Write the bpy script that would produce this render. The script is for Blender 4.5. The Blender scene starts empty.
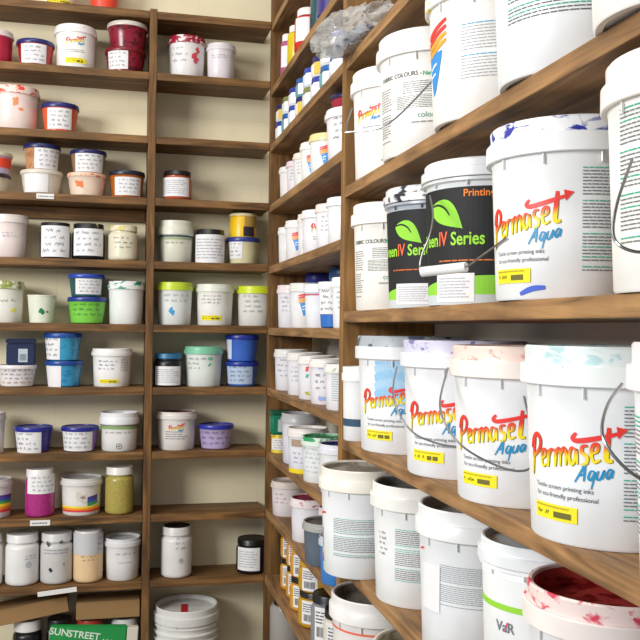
import bpy, bmesh, math, random
from mathutils import Vector, Matrix, noise

random.seed(7)
scene = bpy.context.scene
COL = scene.collection
PI = math.pi

# ------------------------------------------------------------ materials
def lin(c):
    if isinstance(c, str):
        c = c.lstrip('#'); c = [int(c[i:i+2], 16)/255 for i in (0, 2, 4)]
    return tuple(((v+.055)/1.055)**2.4 if v > .04045 else v/12.92 for v in c) + (1,)

MATS = {}
def new_mat(key):
    m = bpy.data.materials.new(key); m.use_nodes = True
    nt = m.node_tree; b = nt.nodes['Principled BSDF']
    MATS[key] = m
    return m, nt, b

def plastic(c, rough=.34, emis=0):
    key = 'plastic_%s_%s' % (c, rough)
    if key in MATS: return MATS[key]
    m, nt, b = new_mat(key)
    n = nt.nodes.new('ShaderNodeTexNoise'); n.inputs['Scale'].default_value = 22
    tc = nt.nodes.new('ShaderNodeTexCoord'); nt.links.new(tc.outputs['Object'], n.inputs['Vector'])
    r = nt.nodes.new('ShaderNodeValToRGB')
    L = lin(c)
    r.color_ramp.elements[0].color = tuple(v*.93 for v in L[:3]) + (1,)
    r.color_ramp.elements[1].color = L
    r.color_ramp.elements[0].position = .35; r.color_ramp.elements[1].position = .6
    nt.links.new(n.outputs['Fac'], r.inputs[0]); nt.links.new(r.outputs[0], b.inputs['Base Color'])
    b.inputs['Roughness'].default_value = rough
    return m

def smeared(c, s, amt, rough=.4):
    key = 'smeared_%s_%s_%s' % (c, s, amt)
    if key in MATS: return MATS[key]
    m, nt, b = new_mat(key)
    tc = nt.nodes.new('ShaderNodeTexCoord')
    mp = nt.nodes.new('ShaderNodeMapping'); mp.inputs['Scale'].default_value = (1, 1, 1.6)
    mp.inputs['Location'].default_value = (random.random()*5, random.random()*5, 0)
    n = nt.nodes.new('ShaderNodeTexNoise'); n.inputs['Scale'].default_value = 42; n.inputs['Detail'].default_value = 6
    n.inputs['Distortion'].default_value = .8
    r = nt.nodes.new('ShaderNodeValToRGB'); t = .72-.42*amt
    e = r.color_ramp.elements
    e[0].position = t; e[1].position = min(t+.07, 1); e[0].color = (0, 0, 0, 1); e[1].color = (1, 1, 1, 1)
    mx = nt.nodes.new('ShaderNodeMixRGB'); mx.inputs[1].default_value = lin(c); mx.inputs[2].default_value = lin(s)
    nt.links.new(tc.outputs['Object'], mp.inputs[0]); nt.links.new(mp.outputs[0], n.inputs['Vector'])
    nt.links.new(n.outputs['Fac'], r.inputs[0]); nt.links.new(r.outputs[0], mx.inputs[0])
    nt.links.new(mx.outputs[0], b.inputs['Base Color']); b.inputs['Roughness'].default_value = rough
    return m

def glitter(c):
    key = 'glitter_%s' % c
    if key in MATS: return MATS[key]
    m, nt, b = new_mat(key)
    tc = nt.nodes.new('ShaderNodeTexCoord'); v = nt.nodes.new('ShaderNodeTexVoronoi'); v.inputs['Scale'].default_value = 320
    mx = nt.nodes.new('ShaderNodeMixRGB'); L = lin(c)
    mx.inputs[1].default_value = tuple(x*.8 for x in L[:3])+(1,); mx.inputs[2].default_value = tuple(min(1, x*1.15+.01) for x in L[:3])+(1,)
    nt.links.new(tc.outputs['Object'], v.inputs['Vector']); nt.links.new(v.outputs['Color'], mx.inputs[0])
    nt.links.new(mx.outputs[0], b.inputs['Base Color']); b.inputs['Roughness'].default_value = .25
    return m

def paper(c='#e9e8ea'):
    key = 'paper_%s' % c
    if key in MATS: return MATS[key]
    m, nt, b = new_mat(key); b.inputs['Base Color'].default_value = lin(c); b.inputs['Roughness'].default_value = .7
    return m

def ink(c): return paper(c)

def logo_paint():
    if 'logo_paint' in MATS: return MATS['logo_paint']
    m, nt, b = new_mat('logo_paint')
    a = nt.nodes.new('ShaderNodeVertexColor'); a.layer_name = 'Col'
    nt.links.new(a.outputs['Color'], b.inputs['Base Color']); b.inputs['Roughness'].default_value = .45
    return m

def metal(c='#9a9c9e', rough=.3):
    key = 'metal_%s' % c
    if key in MATS: return MATS[key]
    m, nt, b = new_mat(key); b.inputs['Base Color'].default_value = lin(c)
    b.inputs['Metallic'].default_value = .9; b.inputs['Roughness'].default_value = rough
    return m

def wood(name, c0, c1, c2, axis):
    m, nt, b = new_mat(name)
    tc = nt.nodes.new('ShaderNodeTexCoord')
    mp = nt.nodes.new('ShaderNodeMapping')
    s = [55, 55, 55]; s[axis] = 4.5
    mp.inputs['Scale'].default_value = s
    oi = nt.nodes.new('ShaderNodeObjectInfo')
    ml = nt.nodes.new('ShaderNodeMath'); ml.operation = 'MULTIPLY'; ml.inputs[1].default_value = 37
    cmb = nt.nodes.new('ShaderNodeCombineXYZ')
    nt.links.new(oi.outputs['Random'], ml.inputs[0])
    for i in range(3): nt.links.new(ml.outputs[0], cmb.inputs[i])
    nt.links.new(cmb.outputs[0], mp.inputs['Location'])
    n = nt.nodes.new('ShaderNodeTexNoise'); n.inputs['Scale'].default_value = 1; n.inputs['Detail'].default_value = 6; n.inputs['Distortion'].default_value = 1.2
    r = nt.nodes.new('ShaderNodeValToRGB'); e = r.color_ramp.elements
    e[0].position = .3; e[0].color = lin(c0); e[1].position = .72; e[1].color = lin(c2)
    k = e.new(.5); k.color = lin(c1)
    n2 = nt.nodes.new('ShaderNodeTexNoise'); n2.inputs['Scale'].default_value = 9; n2.inputs['Detail'].default_value = 4
    mr = nt.nodes.new('ShaderNodeMapRange'); mr.inputs[1].default_value = .35; mr.inputs[2].default_value = .65; mr.inputs[3].default_value = .76; mr.inputs[4].default_value = 1.12
    mx = nt.nodes.new('ShaderNodeMixRGB'); mx.blend_type = 'MULTIPLY'; mx.inputs[0].default_value = 1
    nt.links.new(tc.outputs['Object'], mp.inputs[0]); nt.links.new(mp.outputs[0], n.inputs['Vector'])
    nt.links.new(tc.outputs['Object'], n2.inputs['Vector'])
    nt.links.new(n.outputs['Fac'], r.inputs[0]); nt.links.new(r.outputs[0], mx.inputs[1])
    nt.links.new(n2.outputs['Fac'], mr.inputs[0]); nt.links.new(mr.outputs[0], mx.inputs[2])
    nt.links.new(mx.outputs[0], b.inputs['Base Color'])
    bp = nt.nodes.new('ShaderNodeBump'); bp.inputs['Strength'].default_value = .25; bp.inputs['Distance'].default_value = .002
    nt.links.new(n.outputs['Fac'], bp.inputs['Height']); nt.links.new(bp.outputs[0], b.inputs['Normal'])
    b.inputs['Roughness'].default_value = .62
    return m

BROWN = ('#4a3014', '#6f4d24', '#8f683a')
TAN = ('#6a4d2e', '#946e46', '#b38a58')
WX = wood('shelf_wood_along_x', *BROWN, 0)
WZ = wood('shelf_wood_along_z', *BROWN, 2)
TY = wood('side_shelf_wood_along_y', *TAN, 1)
TZ = wood('side_shelf_wood_along_z', '#6a4b26', '#8a6436', '#a57c48', 2)

def block_wall(name, c, horiz='x'):
    m, nt, b = new_mat(name)
    tc = nt.nodes.new('ShaderNodeTexCoord')
    sp = nt.nodes.new('ShaderNodeSeparateXYZ'); cb = nt.nodes.new('ShaderNodeCombineXYZ')
    nt.links.new(tc.outputs['Object'], sp.inputs[0])
    nt.links.new(sp.outputs[0 if horiz == 'x' else 1], cb.inputs[0]); nt.links.new(sp.outputs[2], cb.inputs[1])
    br = nt.nodes.new('ShaderNodeTexBrick'); br.inputs['Scale'].default_value = 1
    br.inputs['Brick Width'].default_value = .39; br.inputs['Row Height'].default_value = .19
    br.inputs['Mortar Size'].default_value = .0022; br.inputs['Mortar Smooth'].default_value = .6
    L = lin(c)
    br.inputs['Color1'].default_value = L; br.inputs['Color2'].default_value = tuple(v*.97 for v in L[:3])+(1,)
    br.inputs['Mortar'].default_value = tuple(v*.93 for v in L[:3])+(1,)
    nt.links.new(cb.outputs[0], br.inputs['Vector'])
    n = nt.nodes.new('ShaderNodeTexNoise'); n.inputs['Scale'].default_value = 7; n.inputs['Detail'].default_value = 8
    nt.links.new(tc.outputs['Object'], n.inputs['Vector'])
    mr = nt.nodes.new('ShaderNodeMapRange'); mr.inputs[1].default_value = .3; mr.inputs[2].default_value = .7; mr.inputs[3].default_value = .93; mr.inputs[4].default_value = 1.03
    nt.links.new(n.outputs['Fac'], mr.inputs[0])
    mx = nt.nodes.new('ShaderNodeMixRGB'); mx.blend_type = 'MULTIPLY'; mx.inputs[0].default_value = 1
    nt.links.new(br.outputs['Color'], mx.inputs[1]); nt.links.new(mr.outputs[0], mx.inputs[2])
    nt.links.new(mx.outputs[0], b.inputs['Base Color'])
    bp = nt.nodes.new('ShaderNodeBump'); bp.inputs['Strength'].default_value = .3; bp.inputs['Distance'].default_value = .003
    nt.links.new(n.outputs['Fac'], bp.inputs['Height']); nt.links.new(bp.outputs[0], b.inputs['Normal'])
    b.inputs['Roughness'].default_value = .6
    return m

# ------------------------------------------------------------ mesh helpers
def obj(name, bm, mats, parent=None, smooth=False, loc=None):
    me = bpy.data.meshes.new(name); bm.normal_update(); bm.to_mesh(me); bm.free()
    o = bpy.data.objects.new(name, me); COL.objects.link(o)
    for m in (mats if isinstance(mats, (list, tuple)) else [mats]): me.materials.append(m)
    if smooth:
        for p in me.polygons: p.use_smooth = True
        try: me.set_sharp_from_angle(angle=math.radians(38))
        except Exception: pass
    if parent is not None: o.parent = parent
    if loc is not None: o.location = loc
    return o

def empty(name, loc, rz=0):
    o = bpy.data.objects.new(name, None); COL.objects.link(o)
    o.location = loc; o.rotation_euler = (0, 0, rz); o.empty_display_size = .02
    return o

def tag(o, label=None, cat=None, group=None, kind=None):
    if label: o['label'] = label
    if cat: o['category'] = cat
    if group: o['group'] = group
    if kind: o['kind'] = kind
    return o

def board(name, lo, hi, mat, parent=None, bev=.0018):
    """a sawn board between two corners, its edges slightly eased; its origin lies at its centre"""
    c = [(a+b)/2 for a, b in zip(lo, hi)]; s = [(b-a) for a, b in zip(lo, hi)]
    bm = bmesh.new(); bmesh.ops.create_cube(bm, size=1)
    bmesh.ops.scale(bm, vec=s, verts=bm.verts)
    if bev: bmesh.ops.bevel(bm, geom=bm.edges[:], offset=bev, segments=2, affect='EDGES', profile=.6)
    return obj(name, bm, mat, parent, loc=c)

def lathe(bm, prof, seg=48, mi=None):
    rings = []
    for r, z in prof:
        if r < 1e-6: rings.append([bm.verts.new((0, 0, z))])
        else: rings.append([bm.verts.new((r*math.sin(2*PI*k/seg), -r*math.cos(2*PI*k/seg), z)) for k in range(seg)])
    for i in range(len(rings)-1):
        a, b = rings[i], rings[i+1]
        for k in range(seg):
            k2 = (k+1) % seg
            if len(a) == 1 and len(b) == 1: continue
            if len(a) == 1: f = bm.faces.new((a[0], b[k2], b[k]))
            elif len(b) == 1: f = bm.faces.new((a[k], a[k2], b[0]))
            else: f = bm.faces.new((a[k], a[k2], b[k2], b[k]))
            if mi: f.material_index = mi[i]
    return bm

def tube(bm, pts, r, seg=8):
    pts = [Vector(p) for p in pts]; rings = []
    up = Vector((0, 0, 1)); prev = None
    for i, p in enumerate(pts):
        t = (pts[min(i+1, len(pts)-1)]-pts[max(i-1, 0)]).normalized()
        n = t.cross(up) if prev is None else prev - t*prev.dot(t)
        if n.length < 1e-4: n = t.cross(Vector((1, 0, 0)))
        n.normalize(); prev = n; b = t.cross(n)
        rings.append([bm.verts.new(p+(n*math.cos(2*PI*k/seg)+b*math.sin(2*PI*k/seg))*r) for k in range(seg)])
    for a, b in zip(rings, rings[1:]):
        for k in range(seg): bm.faces.new((a[k], a[(k+1) % seg], b[(k+1) % seg], b[k]))
    bm.faces.new(rings[0][::-1]); bm.faces.new(rings[-1])

def smooth_path(P, n=6):
    P = [Vector((p[0], p[1])) for p in P]
    if len(P) < 3:
        return [P[0].lerp(P[1], i/n) for i in range(n+1)]
    out = []
    for i in range(len(P)-1):
        a = P[max(i-1, 0)]; b = P[i]; c = P[i+1]; d = P[min(i+2, len(P)-1)]
        for k in range(n):
            t = k/n
            out.append(.5*((2*b)+(c-a)*t+(2*a-5*b+4*c-d)*t*t+(3*b-a-3*c+d)*t**3))
    out.append(P[-1]); return out

FONTS = {}
def text_tris(s, bold):
    """outline of a word in the built-in font as flat triangles at size 1, centred in x"""
    key = (s, bold)
    if key in FONTS: return FONTS[key]
    cu = bpy.data.curves.new('word', 'FONT'); cu.body = s; cu.resolution_u = 3; cu.align_x = 'CENTER'
    if bold: cu.offset = .018
    o = bpy.data.objects.new('word', cu); COL.objects.link(o)
    bpy.context.view_layer.update()
    me = o.to_mesh()
    bm = bmesh.new(); bm.from_mesh(me); bmesh.ops.triangulate(bm, faces=bm.faces[:])
    V = [v.co.copy() for v in bm.verts]; F = [[v.index for v in f.verts] for f in bm.faces]
    bm.free(); o.to_mesh_clear(); bpy.data.objects.remove(o); bpy.data.curves.remove(cu)
    FONTS[key] = (V, F); return V, F

# ------------------------------------------------------------ things printed on or stuck to a round body
class Wrap:
    """collects flat shapes given in metres (u round the body, z up) and bends them round it"""
    def __init__(s, rad): s.rad = rad; s.bm = bmesh.new(); s.mats = []; s.col = s.bm.loops.layers.color.new('Col')
    def mi(s, m):
        if m not in s.mats: s.mats.append(m)
        return s.mats.index(m)
    def P(s, u, z, off):
        R = s.rad(z)+off; a = u/s.rad(z)
        return (R*math.sin(a), -R*math.cos(a), z)
    def face(s, q, m, off, cols=None):
        vs = [s.bm.verts.new(s.P(u, z, off)) for u, z in q]
        try: f = s.bm.faces.new(vs)
        except Exception: return
        f.material_index = s.mi(m); f.smooth = True
        if cols:
            for l, c in zip(f.loops, cols): l[s.col] = c
    def rect(s, u0, u1, z0, z1, m, off=.0004):
        n = max(1, int(abs(u1-u0)/s.rad(z0)/math.radians(5)))
        for i in range(n):
            a = u0+(u1-u0)*i/n; b = u0+(u1-u0)*(i+1)/n
            s.face([(a, z0), (b, z0), (b, z1), (a, z1)], m, off)
    def slant(s, u0, u1, z0, z1, h, m, off=.0005):
        n = 24
        for i in range(n):
            a = u0+(u1-u0)*i/n; b = u0+(u1-u0)*(i+1)/n; za = z0+(z1-z0)*i/n; zb = z0+(z1-z0)*(i+1)/n
            s.face([(a, za), (b, zb), (b, zb+h), (a, za+h)], m, off)
    def stroke(s, pts, w, m, off=.0006, colf=None, taper=True, n=6):
        P = smooth_path(pts, n); N = len(P)
        L, R = [], []
        for i, p in enumerate(P):
            t = P[min(i+1, N-1)]-P[max(i-1, 0)]
            t = t.normalized() if t.length > 1e-9 else Vector((1, 0)); q = Vector((-t.y, t.x))
            ww = w/2*((.55+.45*math.sin(PI*(i+.6)/(N+.2))) if taper else 1)
            L.append(p+q*ww); R.append(p-q*ww)
        for i in range(N-1):
            q = [L[i], R[i], R[i+1], L[i+1]]
            s.face([(v.x, v.y) for v in q], m, off, [colf(v) for v in q] if colf else None)
    def blob(s, u, z, r, m, off=.0006, seed=0, ax=1, ay=1):
        rnd = random.Random(seed); n = 18; ph = rnd.random()*6
        c = (u, z); pts = []
        for k in range(n):
            a = 2*PI*k/n; rr = r*(.85+.22*math.sin(2*a+ph)+.16*math.sin(4*a+2*ph)+rnd.uniform(-.18, .22))
            pts.append((u+rr*ax*math.cos(a), z+rr*ay*math.sin(a)))
        for k in range(n): s.face([c, pts[k], pts[(k+1) % n]], m, off)
    def lines(s, u0, u1, z0, z1, n, m, m2=None, off=.0006, seed=0, fill=.5):
        rnd = random.Random(seed); dz = (z1-z0)/n
        for i in range(n):
            z = z1-dz*(i+1); u = u0; end = u1-(rnd.random()**2)*(u1-u0)*.3
            gap = n > 12 and i % 10 == 9
            if gap: continue
            g = m2 if (m2 and (i % 10 == 0 or rnd.random() < .1)) else m
            while u < end:
                w = dz*rnd.uniform(.8, 3.2); w = min(w, end-u)
                if w > dz*.5: s.rect(u, u+w, z+dz*(.5-fill/2), z+dz*(.5+fill/2), g, off)
                u += w+dz*.3
    def scrib(s, u0, u1, z0, z1, n, m, off=.0006, seed=0):
        rnd = random.Random(seed); dz = (z1-z0)/n
        for i in range(n):
            zc = z1-dz*(i+.5); u = u0+rnd.random()*(u1-u0)*.15; end = u1-rnd.random()*(u1-u0)*.3
            while u < end:
                k = rnd.randint(3, 8); st = dz*.2; pts = []
                for j in range(k):
                    pts.append((u, zc+(dz*.3 if j % 2 else -dz*.22)*rnd.uniform(.3, 1.15))); u += st*rnd.uniform(.6, 1.2)
                    if u > u1: break
                if len(pts) > 1: s.stroke(pts, max(dz*.065, .0006), m, off, taper=False, n=3)
                u += dz*.35
    def text(s, u, z, size, st, m, bold=0, off=.0007, align='C', shear=0, sx=1):
        V, F = text_tris(st, bold)
        w = max(v.x for v in V); sh = {'C': 0, 'L': w, 'R': -w}[align]*size*sx
        for f in F:
            s.face([(u+sh+(V[i].x*sx+shear*V[i].y)*size, z+V[i].y*size) for i in f], m, off)
    def build(s, name, parent):
        if not s.bm.verts: s.bm.free(); return None
        return obj(name, s.bm, s.mats, parent)

def raw(c): return tuple(int(c[i:i+2], 16)/255 for i in (1, 3, 5))+(1,)
RED = raw('#e4322c'); YEL = raw('#f7dc1a'); DK = raw('#8a8226'); BLU = raw('#1a8cc0')
LETTERS = [  # brush strokes of the word "Permaset": (points, width)
 ([(.42, 1.35), (.22, .7), (.05, -.25)], .2), ([(.0, .9), (.2, 1.3), (.62, 1.45), (.92, 1.2), (.8, .8), (.3, .55)], .19),
 ([(.98, .38), (1.28, .5), (1.3, .74), (1.08, .72), (.98, .4), (1.08, .08), (1.36, .14)], .13),
 ([(1.56, .74), (1.5, .36), (1.46, .02)], .15), ([(1.52, .42), (1.66, .7), (1.86, .74)], .13),
 ([(2.02, .76), (1.98, .4), (1.94, .02)], .14), ([(2.0, .5), (2.18, .76), (2.28, .6), (2.24, .02)], .13), ([(2.3, .5), (2.48, .76), (2.6, .6), (2.56, .04)], .13),
 ([(3.12, .66), (2.9, .74), (2.76, .4), (2.84, .08), (3.02, .2), (3.16, .66), (3.16, .06)], .13),
 ([(3.7, .78), (3.46, .76), (3.42, .52), (3.64, .34), (3.6, .06), (3.34, .02)], .14),
 ([(3.86, .42), (4.14, .52), (4.18, .78), (3.96, .76), (3.86, .44), (3.96, .08), (4.26, .16)], .13),
 ([(4.72, 1.42), (4.62, .8), (4.52, .14), (4.8, .06)], .19)]
BAR = ([(3.2, 1.34), (3.0, 1.16), (3.2, 1.02), (3.9, 1.02), (4.7, 1.08), (5.2, 1.14)], .2)
AQUA = [([(0, 0), (.35, .75), (.42, 1.0), (.5, .5), (.55, 0)], .13), ([(.12, .36), (.58, .42)], .1),
 ([(1.12, .5), (.86, .56), (.78, .2), (.96, .06), (1.14, .5), (1.08, -.5)], .11),
 ([(1.3, .56), (1.28, .1), (1.5, .08), (1.62, .54), (1.62, .04)], .11),
 ([(2.12, .5), (1.9, .56), (1.8, .2), (1.96, .06), (2.12, .5), (2.14, .04)], .11)]

def draw_logo(W, u, z, sc, full=True):
    k = .0205*sc; M = logo_paint(); ca, sa = math.cos(.17), math.sin(.17)
    def T(x, y, dx=0, dy=0):
        x = (x-2.65)*k+.12*y*k+dx; y = (y-.5)*k*1.12+dy
        return (u+x*ca-y*sa, z+x*sa+y*ca)
    def red_yel(v):
        x, y = v.x-u, v.y-z; yy = (-x*sa+y*ca)/(k*1.12)+.5
        t = min(1, max(0, (yy-.38)/.42)); return tuple(YEL[i]*(1-t)+RED[i]*t for i in range(3))+(1,)
    for pts, w in LETTERS:
        if full: W.stroke([T(x, y, .035*k, -.035*k) for x, y in pts], w*k*1.2, M, .0004, lambda v: DK)
        W.stroke([T(x, y) for x, y in pts], w*k*1.3, M, .0008, red_yel)
    W.stroke([T(x, y) for x, y in BAR[0]], BAR[1]*k*1.2, M, .0010, lambda v: RED)
    a, b, c = T(5.05, 1.42), T(5.1, .9), T(5.55, 1.24)
    W.face([a, b, c], M, .0010, [RED]*3)
    for pts, w in AQUA:
        W.stroke([T(3.0+x*.8+.2*y, -.68+y*.7, 0, 0) for x, y in pts], w*k, M, .0008, lambda v: BLU)

def draw_wedge(W, u, z, sc):
    """the small wedge emblem: red and orange brush words over a blue drop"""
    M = logo_paint(); h = .05*sc; B2 = raw('#2a8cd8'); OR = raw('#f0a028'); WH = raw('#f4f4f8')
    n = 14
    L = [(-.42*h+.10*h*i/n+.18*h*math.sin(PI*i/n)*0, .28*h-1.05*h*i/n) for i in range(n+1)]
    for i in range(n):
        t0, t1 = i/n, (i+1)/n
        def row(t): return (-.42*h*(1-t*.75), .45*h*(1-t)**.55-.08*h, .25*h-1.0*h*t)
        a0, b0, z0 = row(t0); a1, b1, z1 = row(t1)
        for j in range(8):
            p0, p1 = j/8, (j+1)/8
            W.face([(u+a1+(b1-a1)*p0, z+z1), (u+a1+(b1-a1)*p1, z+z1), (u+a0+(b0-a0)*p1, z+z0), (u+a0+(b0-a0)*p0, z+z0)], M, .0007, [B2]*4)
    for j, c in enumerate((RED, RED, OR, OR)):
        zz = z+h*(.78-.16*j)
        W.stroke([(u-.5*h, zz-.1*h), (u-.1*h, zz-.02*h), (u+.52*h, zz+.16*h)], .13*h, M, .0009, lambda v, c=c: c)
    W.stroke([(u-.2*h, z-.12*h), (u-.05*h, z-.05*h), (u+.12*h, z-.02*h)], .07*h, M, .0010, lambda v: WH)
    W.stroke([(u-.2*h, z-.3*h), (u-.05*h, z-.26*h), (u+.06*h, z-.24*h)], .06*h, M, .0010, lambda v: WH)

def rainbow(W, u0, u1, z0, z1, band):
    cols = ['#d83a3c', '#ec8c28', '#f2d62c', '#3f9c48', '#3858b0', '#503890']
    n = len(cols)
    if band:
        h = (z1-z0)*.1
        for i, c in enumerate(cols[:3]): W.rect(u0, u1, z0+h*i, z0+h*(i+1), ink(c), .0006)
        ua = u0+(u1-u0)*.62; ub = u0+(u1-u0)*.86
        for i, c in enumerate(cols[3:]): W.slant(ua, ub, z0+h*(3+1.6*i), z0+h*(4+1.6*i), h*1.6, ink(c), .0007)
    else:
        for i, c in enumerate(cols): W.rect(u0, u1, z0+(z1-z0)*i/n, z0+(z1-z0)*(i+1)/n, ink(c), .0006)

def decorate(root, rad, h, d, seed):
    """labels (paper, with their lettering as sub-parts) and printing straight on the body"""
    pr = Wrap(rad)
    for q, e in enumerate(d):
        k = e[0]; sd = seed*31+q
        if k in ('paper', 'sticker'):
            a, hw, v0, v1 = e[1:5]; z0, z1 = v0*h, v1*h; R = rad((z0+z1)/2)
            u0, u1 = math.radians(a-hw)*R, math.radians(a+hw)*R
            W = Wrap(rad); kind = e[5] if k == 'paper' else 'sticker'
            base = {'dark': '#2a2030', 'sticker': '#f2e21e'}.get(kind, '#e8e8ea')
            if len(e) > 6: base = e[6]
            W.rect(u0, u1, z0, z1, paper(base), .0011)
            lab = W.build('label' if k == 'paper' else 'price_sticker', root)
            T = Wrap(rad); m = (u1-u0)*.08; c = ink('#5a5a66')
            if kind == 'hand': T.scrib(u0+m, u1-m, z0+(z1-z0)*.08, z1-(z1-z0)*.06, 4, ink('#565662'), .0016, sd)
            elif kind == 'print': T.lines(u0+m, u1-m, z0+(z1-z0)*.12, z1-(z1-z0)*.12, 7, ink('#b4b4bc'), None, .0016, sd, .35)
            elif kind == 'barcode':
                T.lines(u0+m, u1-m, z0+(z1-z0)*.5, z1-(z1-z0)*.1, 4, c, None, .0016, sd, .4)
                rnd = random.Random(sd); u = u0+m*2
                while u < u1-m*2:
                    w = rnd.choice((.0006, .0011, .0016)); T.rect(u, u+w, z0+(z1-z0)*.12, z0+(z1-z0)*.42, ink('#303038'), .0016); u += w+.0012
            elif kind == 'sticker':
                T.lines(u0+m*.5, u1-m, z0+(z1-z0)*.72, z1-(z1-z0)*.06, 1, ink('#b09a20'), None, .0016, sd, .4)
                T.scrib(u0+m*.6, u0+(u1-u0)*.5, z0+(z1-z0)*.12, z0+(z1-z0)*.7, 1, ink('#2c2a18'), .0016, sd)
                T.lines(u0+(u1-u0)*.52, u1-m, z0+(z1-z0)*.15, z0+(z1-z0)*.62, 1, ink('#6a6424'), None, .0016, sd, .8)
            T.build('lettering', lab)
            continue
        if k == 'band': pr.rect(-PI*rad(e[1]*h), PI*rad(e[1]*h), e[1]*h, e[2]*h, paper(e[3]), .0004); continue
        if k == 'slantband':
            R = rad(e[1]*h); pr.rect(-PI*R, PI*R, e[1]*h, e[1]*h+e[2]*h, paper(e[3]), .0005); continue
        if k == 'swoosh':
            R = rad(0); n = 60; m = paper(e[4]); z1 = e[3]*h
            f = lambda a: z1*(.72+.28*math.cos(a*1.2-.1))
            for i in range(n):
                a0 = -2.4+4.8*i/n; a1 = -2.4+4.8*(i+1)/n
                pr.face([(a0*R, .07*h), (a1*R, .07*h), (a1*R, f(a1)), (a0*R, f(a0))], m, .0006)
            pr.rect(-PI*R, PI*R, 0, .07*h, paper('#c6ccd0'), .0006)
            continue
        a = math.radians(e[1])
        if k in ('print', 'scribble', 'rainbow', 'rainbowband'):
            z0, z1 = e[3]*h, e[4]*h; R = rad((z0+z1)/2); u0, u1 = a*R-math.radians(e[2])*R, a*R+math.radians(e[2])*R
            if k == 'print': pr.lines(u0, u1, z0, z1, e[5], ink(e[6]), ink(e[7]) if len(e) > 7 else None, .0007, sd, .34)
            elif k == 'scribble': pr.scrib(u0, u1, z0, z1, e[6], ink(e[5]), .0007, sd)
            else: rainbow(pr, u0, u1, z0, z1, k == 'rainbowband')
        elif k == 'logo': draw_logo(pr, a*rad(e[2]*h), e[2]*h, e[3])
        elif k == 'rlogo': draw_wedge(pr, a*rad(e[2]*h), e[2]*h, e[3])
        elif k == 'splat':
            sp = Wrap(rad); sp.blob(a*rad(e[2]*h), e[2]*h, e[3], ink(e[4]), .0009, sd); sp.build('paint_spot', root)
        elif k == 'stroke':
            u, z = a*rad(e[2]*h), e[2]*h; w = e[3]
            pr.stroke([(u-w*.5, z-w*.12), (u, z+w*.06), (u+w*.5, z+w*.1)], w*.2, ink(e[4]), .0009)
        elif k == 'ring':
            u, z = a*rad(e[2]*h), e[2]*h; pr.stroke([(u+e[3]*math.cos(t), z+e[3]*math.sin(t)) for t in [i*PI/5 for i in range(11)]], e[3]*.22, ink(e[4]), .0009, taper=False, n=2)
            pr.blob(u, z, e[3]*.4, ink(e[4]), .0009, sd)
        elif k == 'text': pr.text(a*rad(e[2]*h), e[2]*h, e[3], e[4], ink(e[5]), e[6])
        elif k == 'gtext':
            z = e[2]*h; R = rad(z)
            pr.text(a*R, z, .0262, 'IV', ink('#ee6a44'), 1, sx=.72)
            pr.text((a+.17)*R, z, .0245, 'Series', ink('#9ede3c'), 1, align='L', sx=.82)
            pr.text((a-.12)*R, z, .0245, 'Green', ink('#9ede3c'), 1, align='R', sx=.82)
        elif k == 'leaf':
            z = e[2]*h; u = a*rad(z); L = .066*e[3]; m = ink('#92d63c'); n = 16; tl = -.5
            def pt(t, sd_):
                w = .25*L*math.sin(PI*t**.8) if 0 < t < 1 else 0
                x = -L/2+L*t; y = sd_*w+.10*L*math.sin(PI*t)
                return (u+x*math.cos(tl)-y*math.sin(tl), z+x*math.sin(tl)+y*math.cos(tl))
            for i in range(n):
                for j in range(-3, 3):
                    pr.face([pt(i/n, j/3), pt((i+1)/n, j/3), pt((i+1)/n, (j+1)/3), pt(i/n, (j+1)/3)], m, .0008)
            pr.stroke([pt(.0, .1), pt(.2, .45), pt(.42, .3), pt(.6, .02)], .045*L, ink('#15171a'), .0011)
        elif k == 'wash':
            m = smeared('#eef1f4', e[3], 1.0); z = e[2]*h; u = a*rad(z)
            for i in range(6):
                pr.stroke([(u-.03, z+.045-i*.014), (u, z+.052-i*.014), (u+.05, z+.045-i*.014)], .018, ink('#a4c9e4') if i % 2 else ink('#8fbde0'), .0002+.00003*i)
    pr.build('printing', root)

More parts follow.
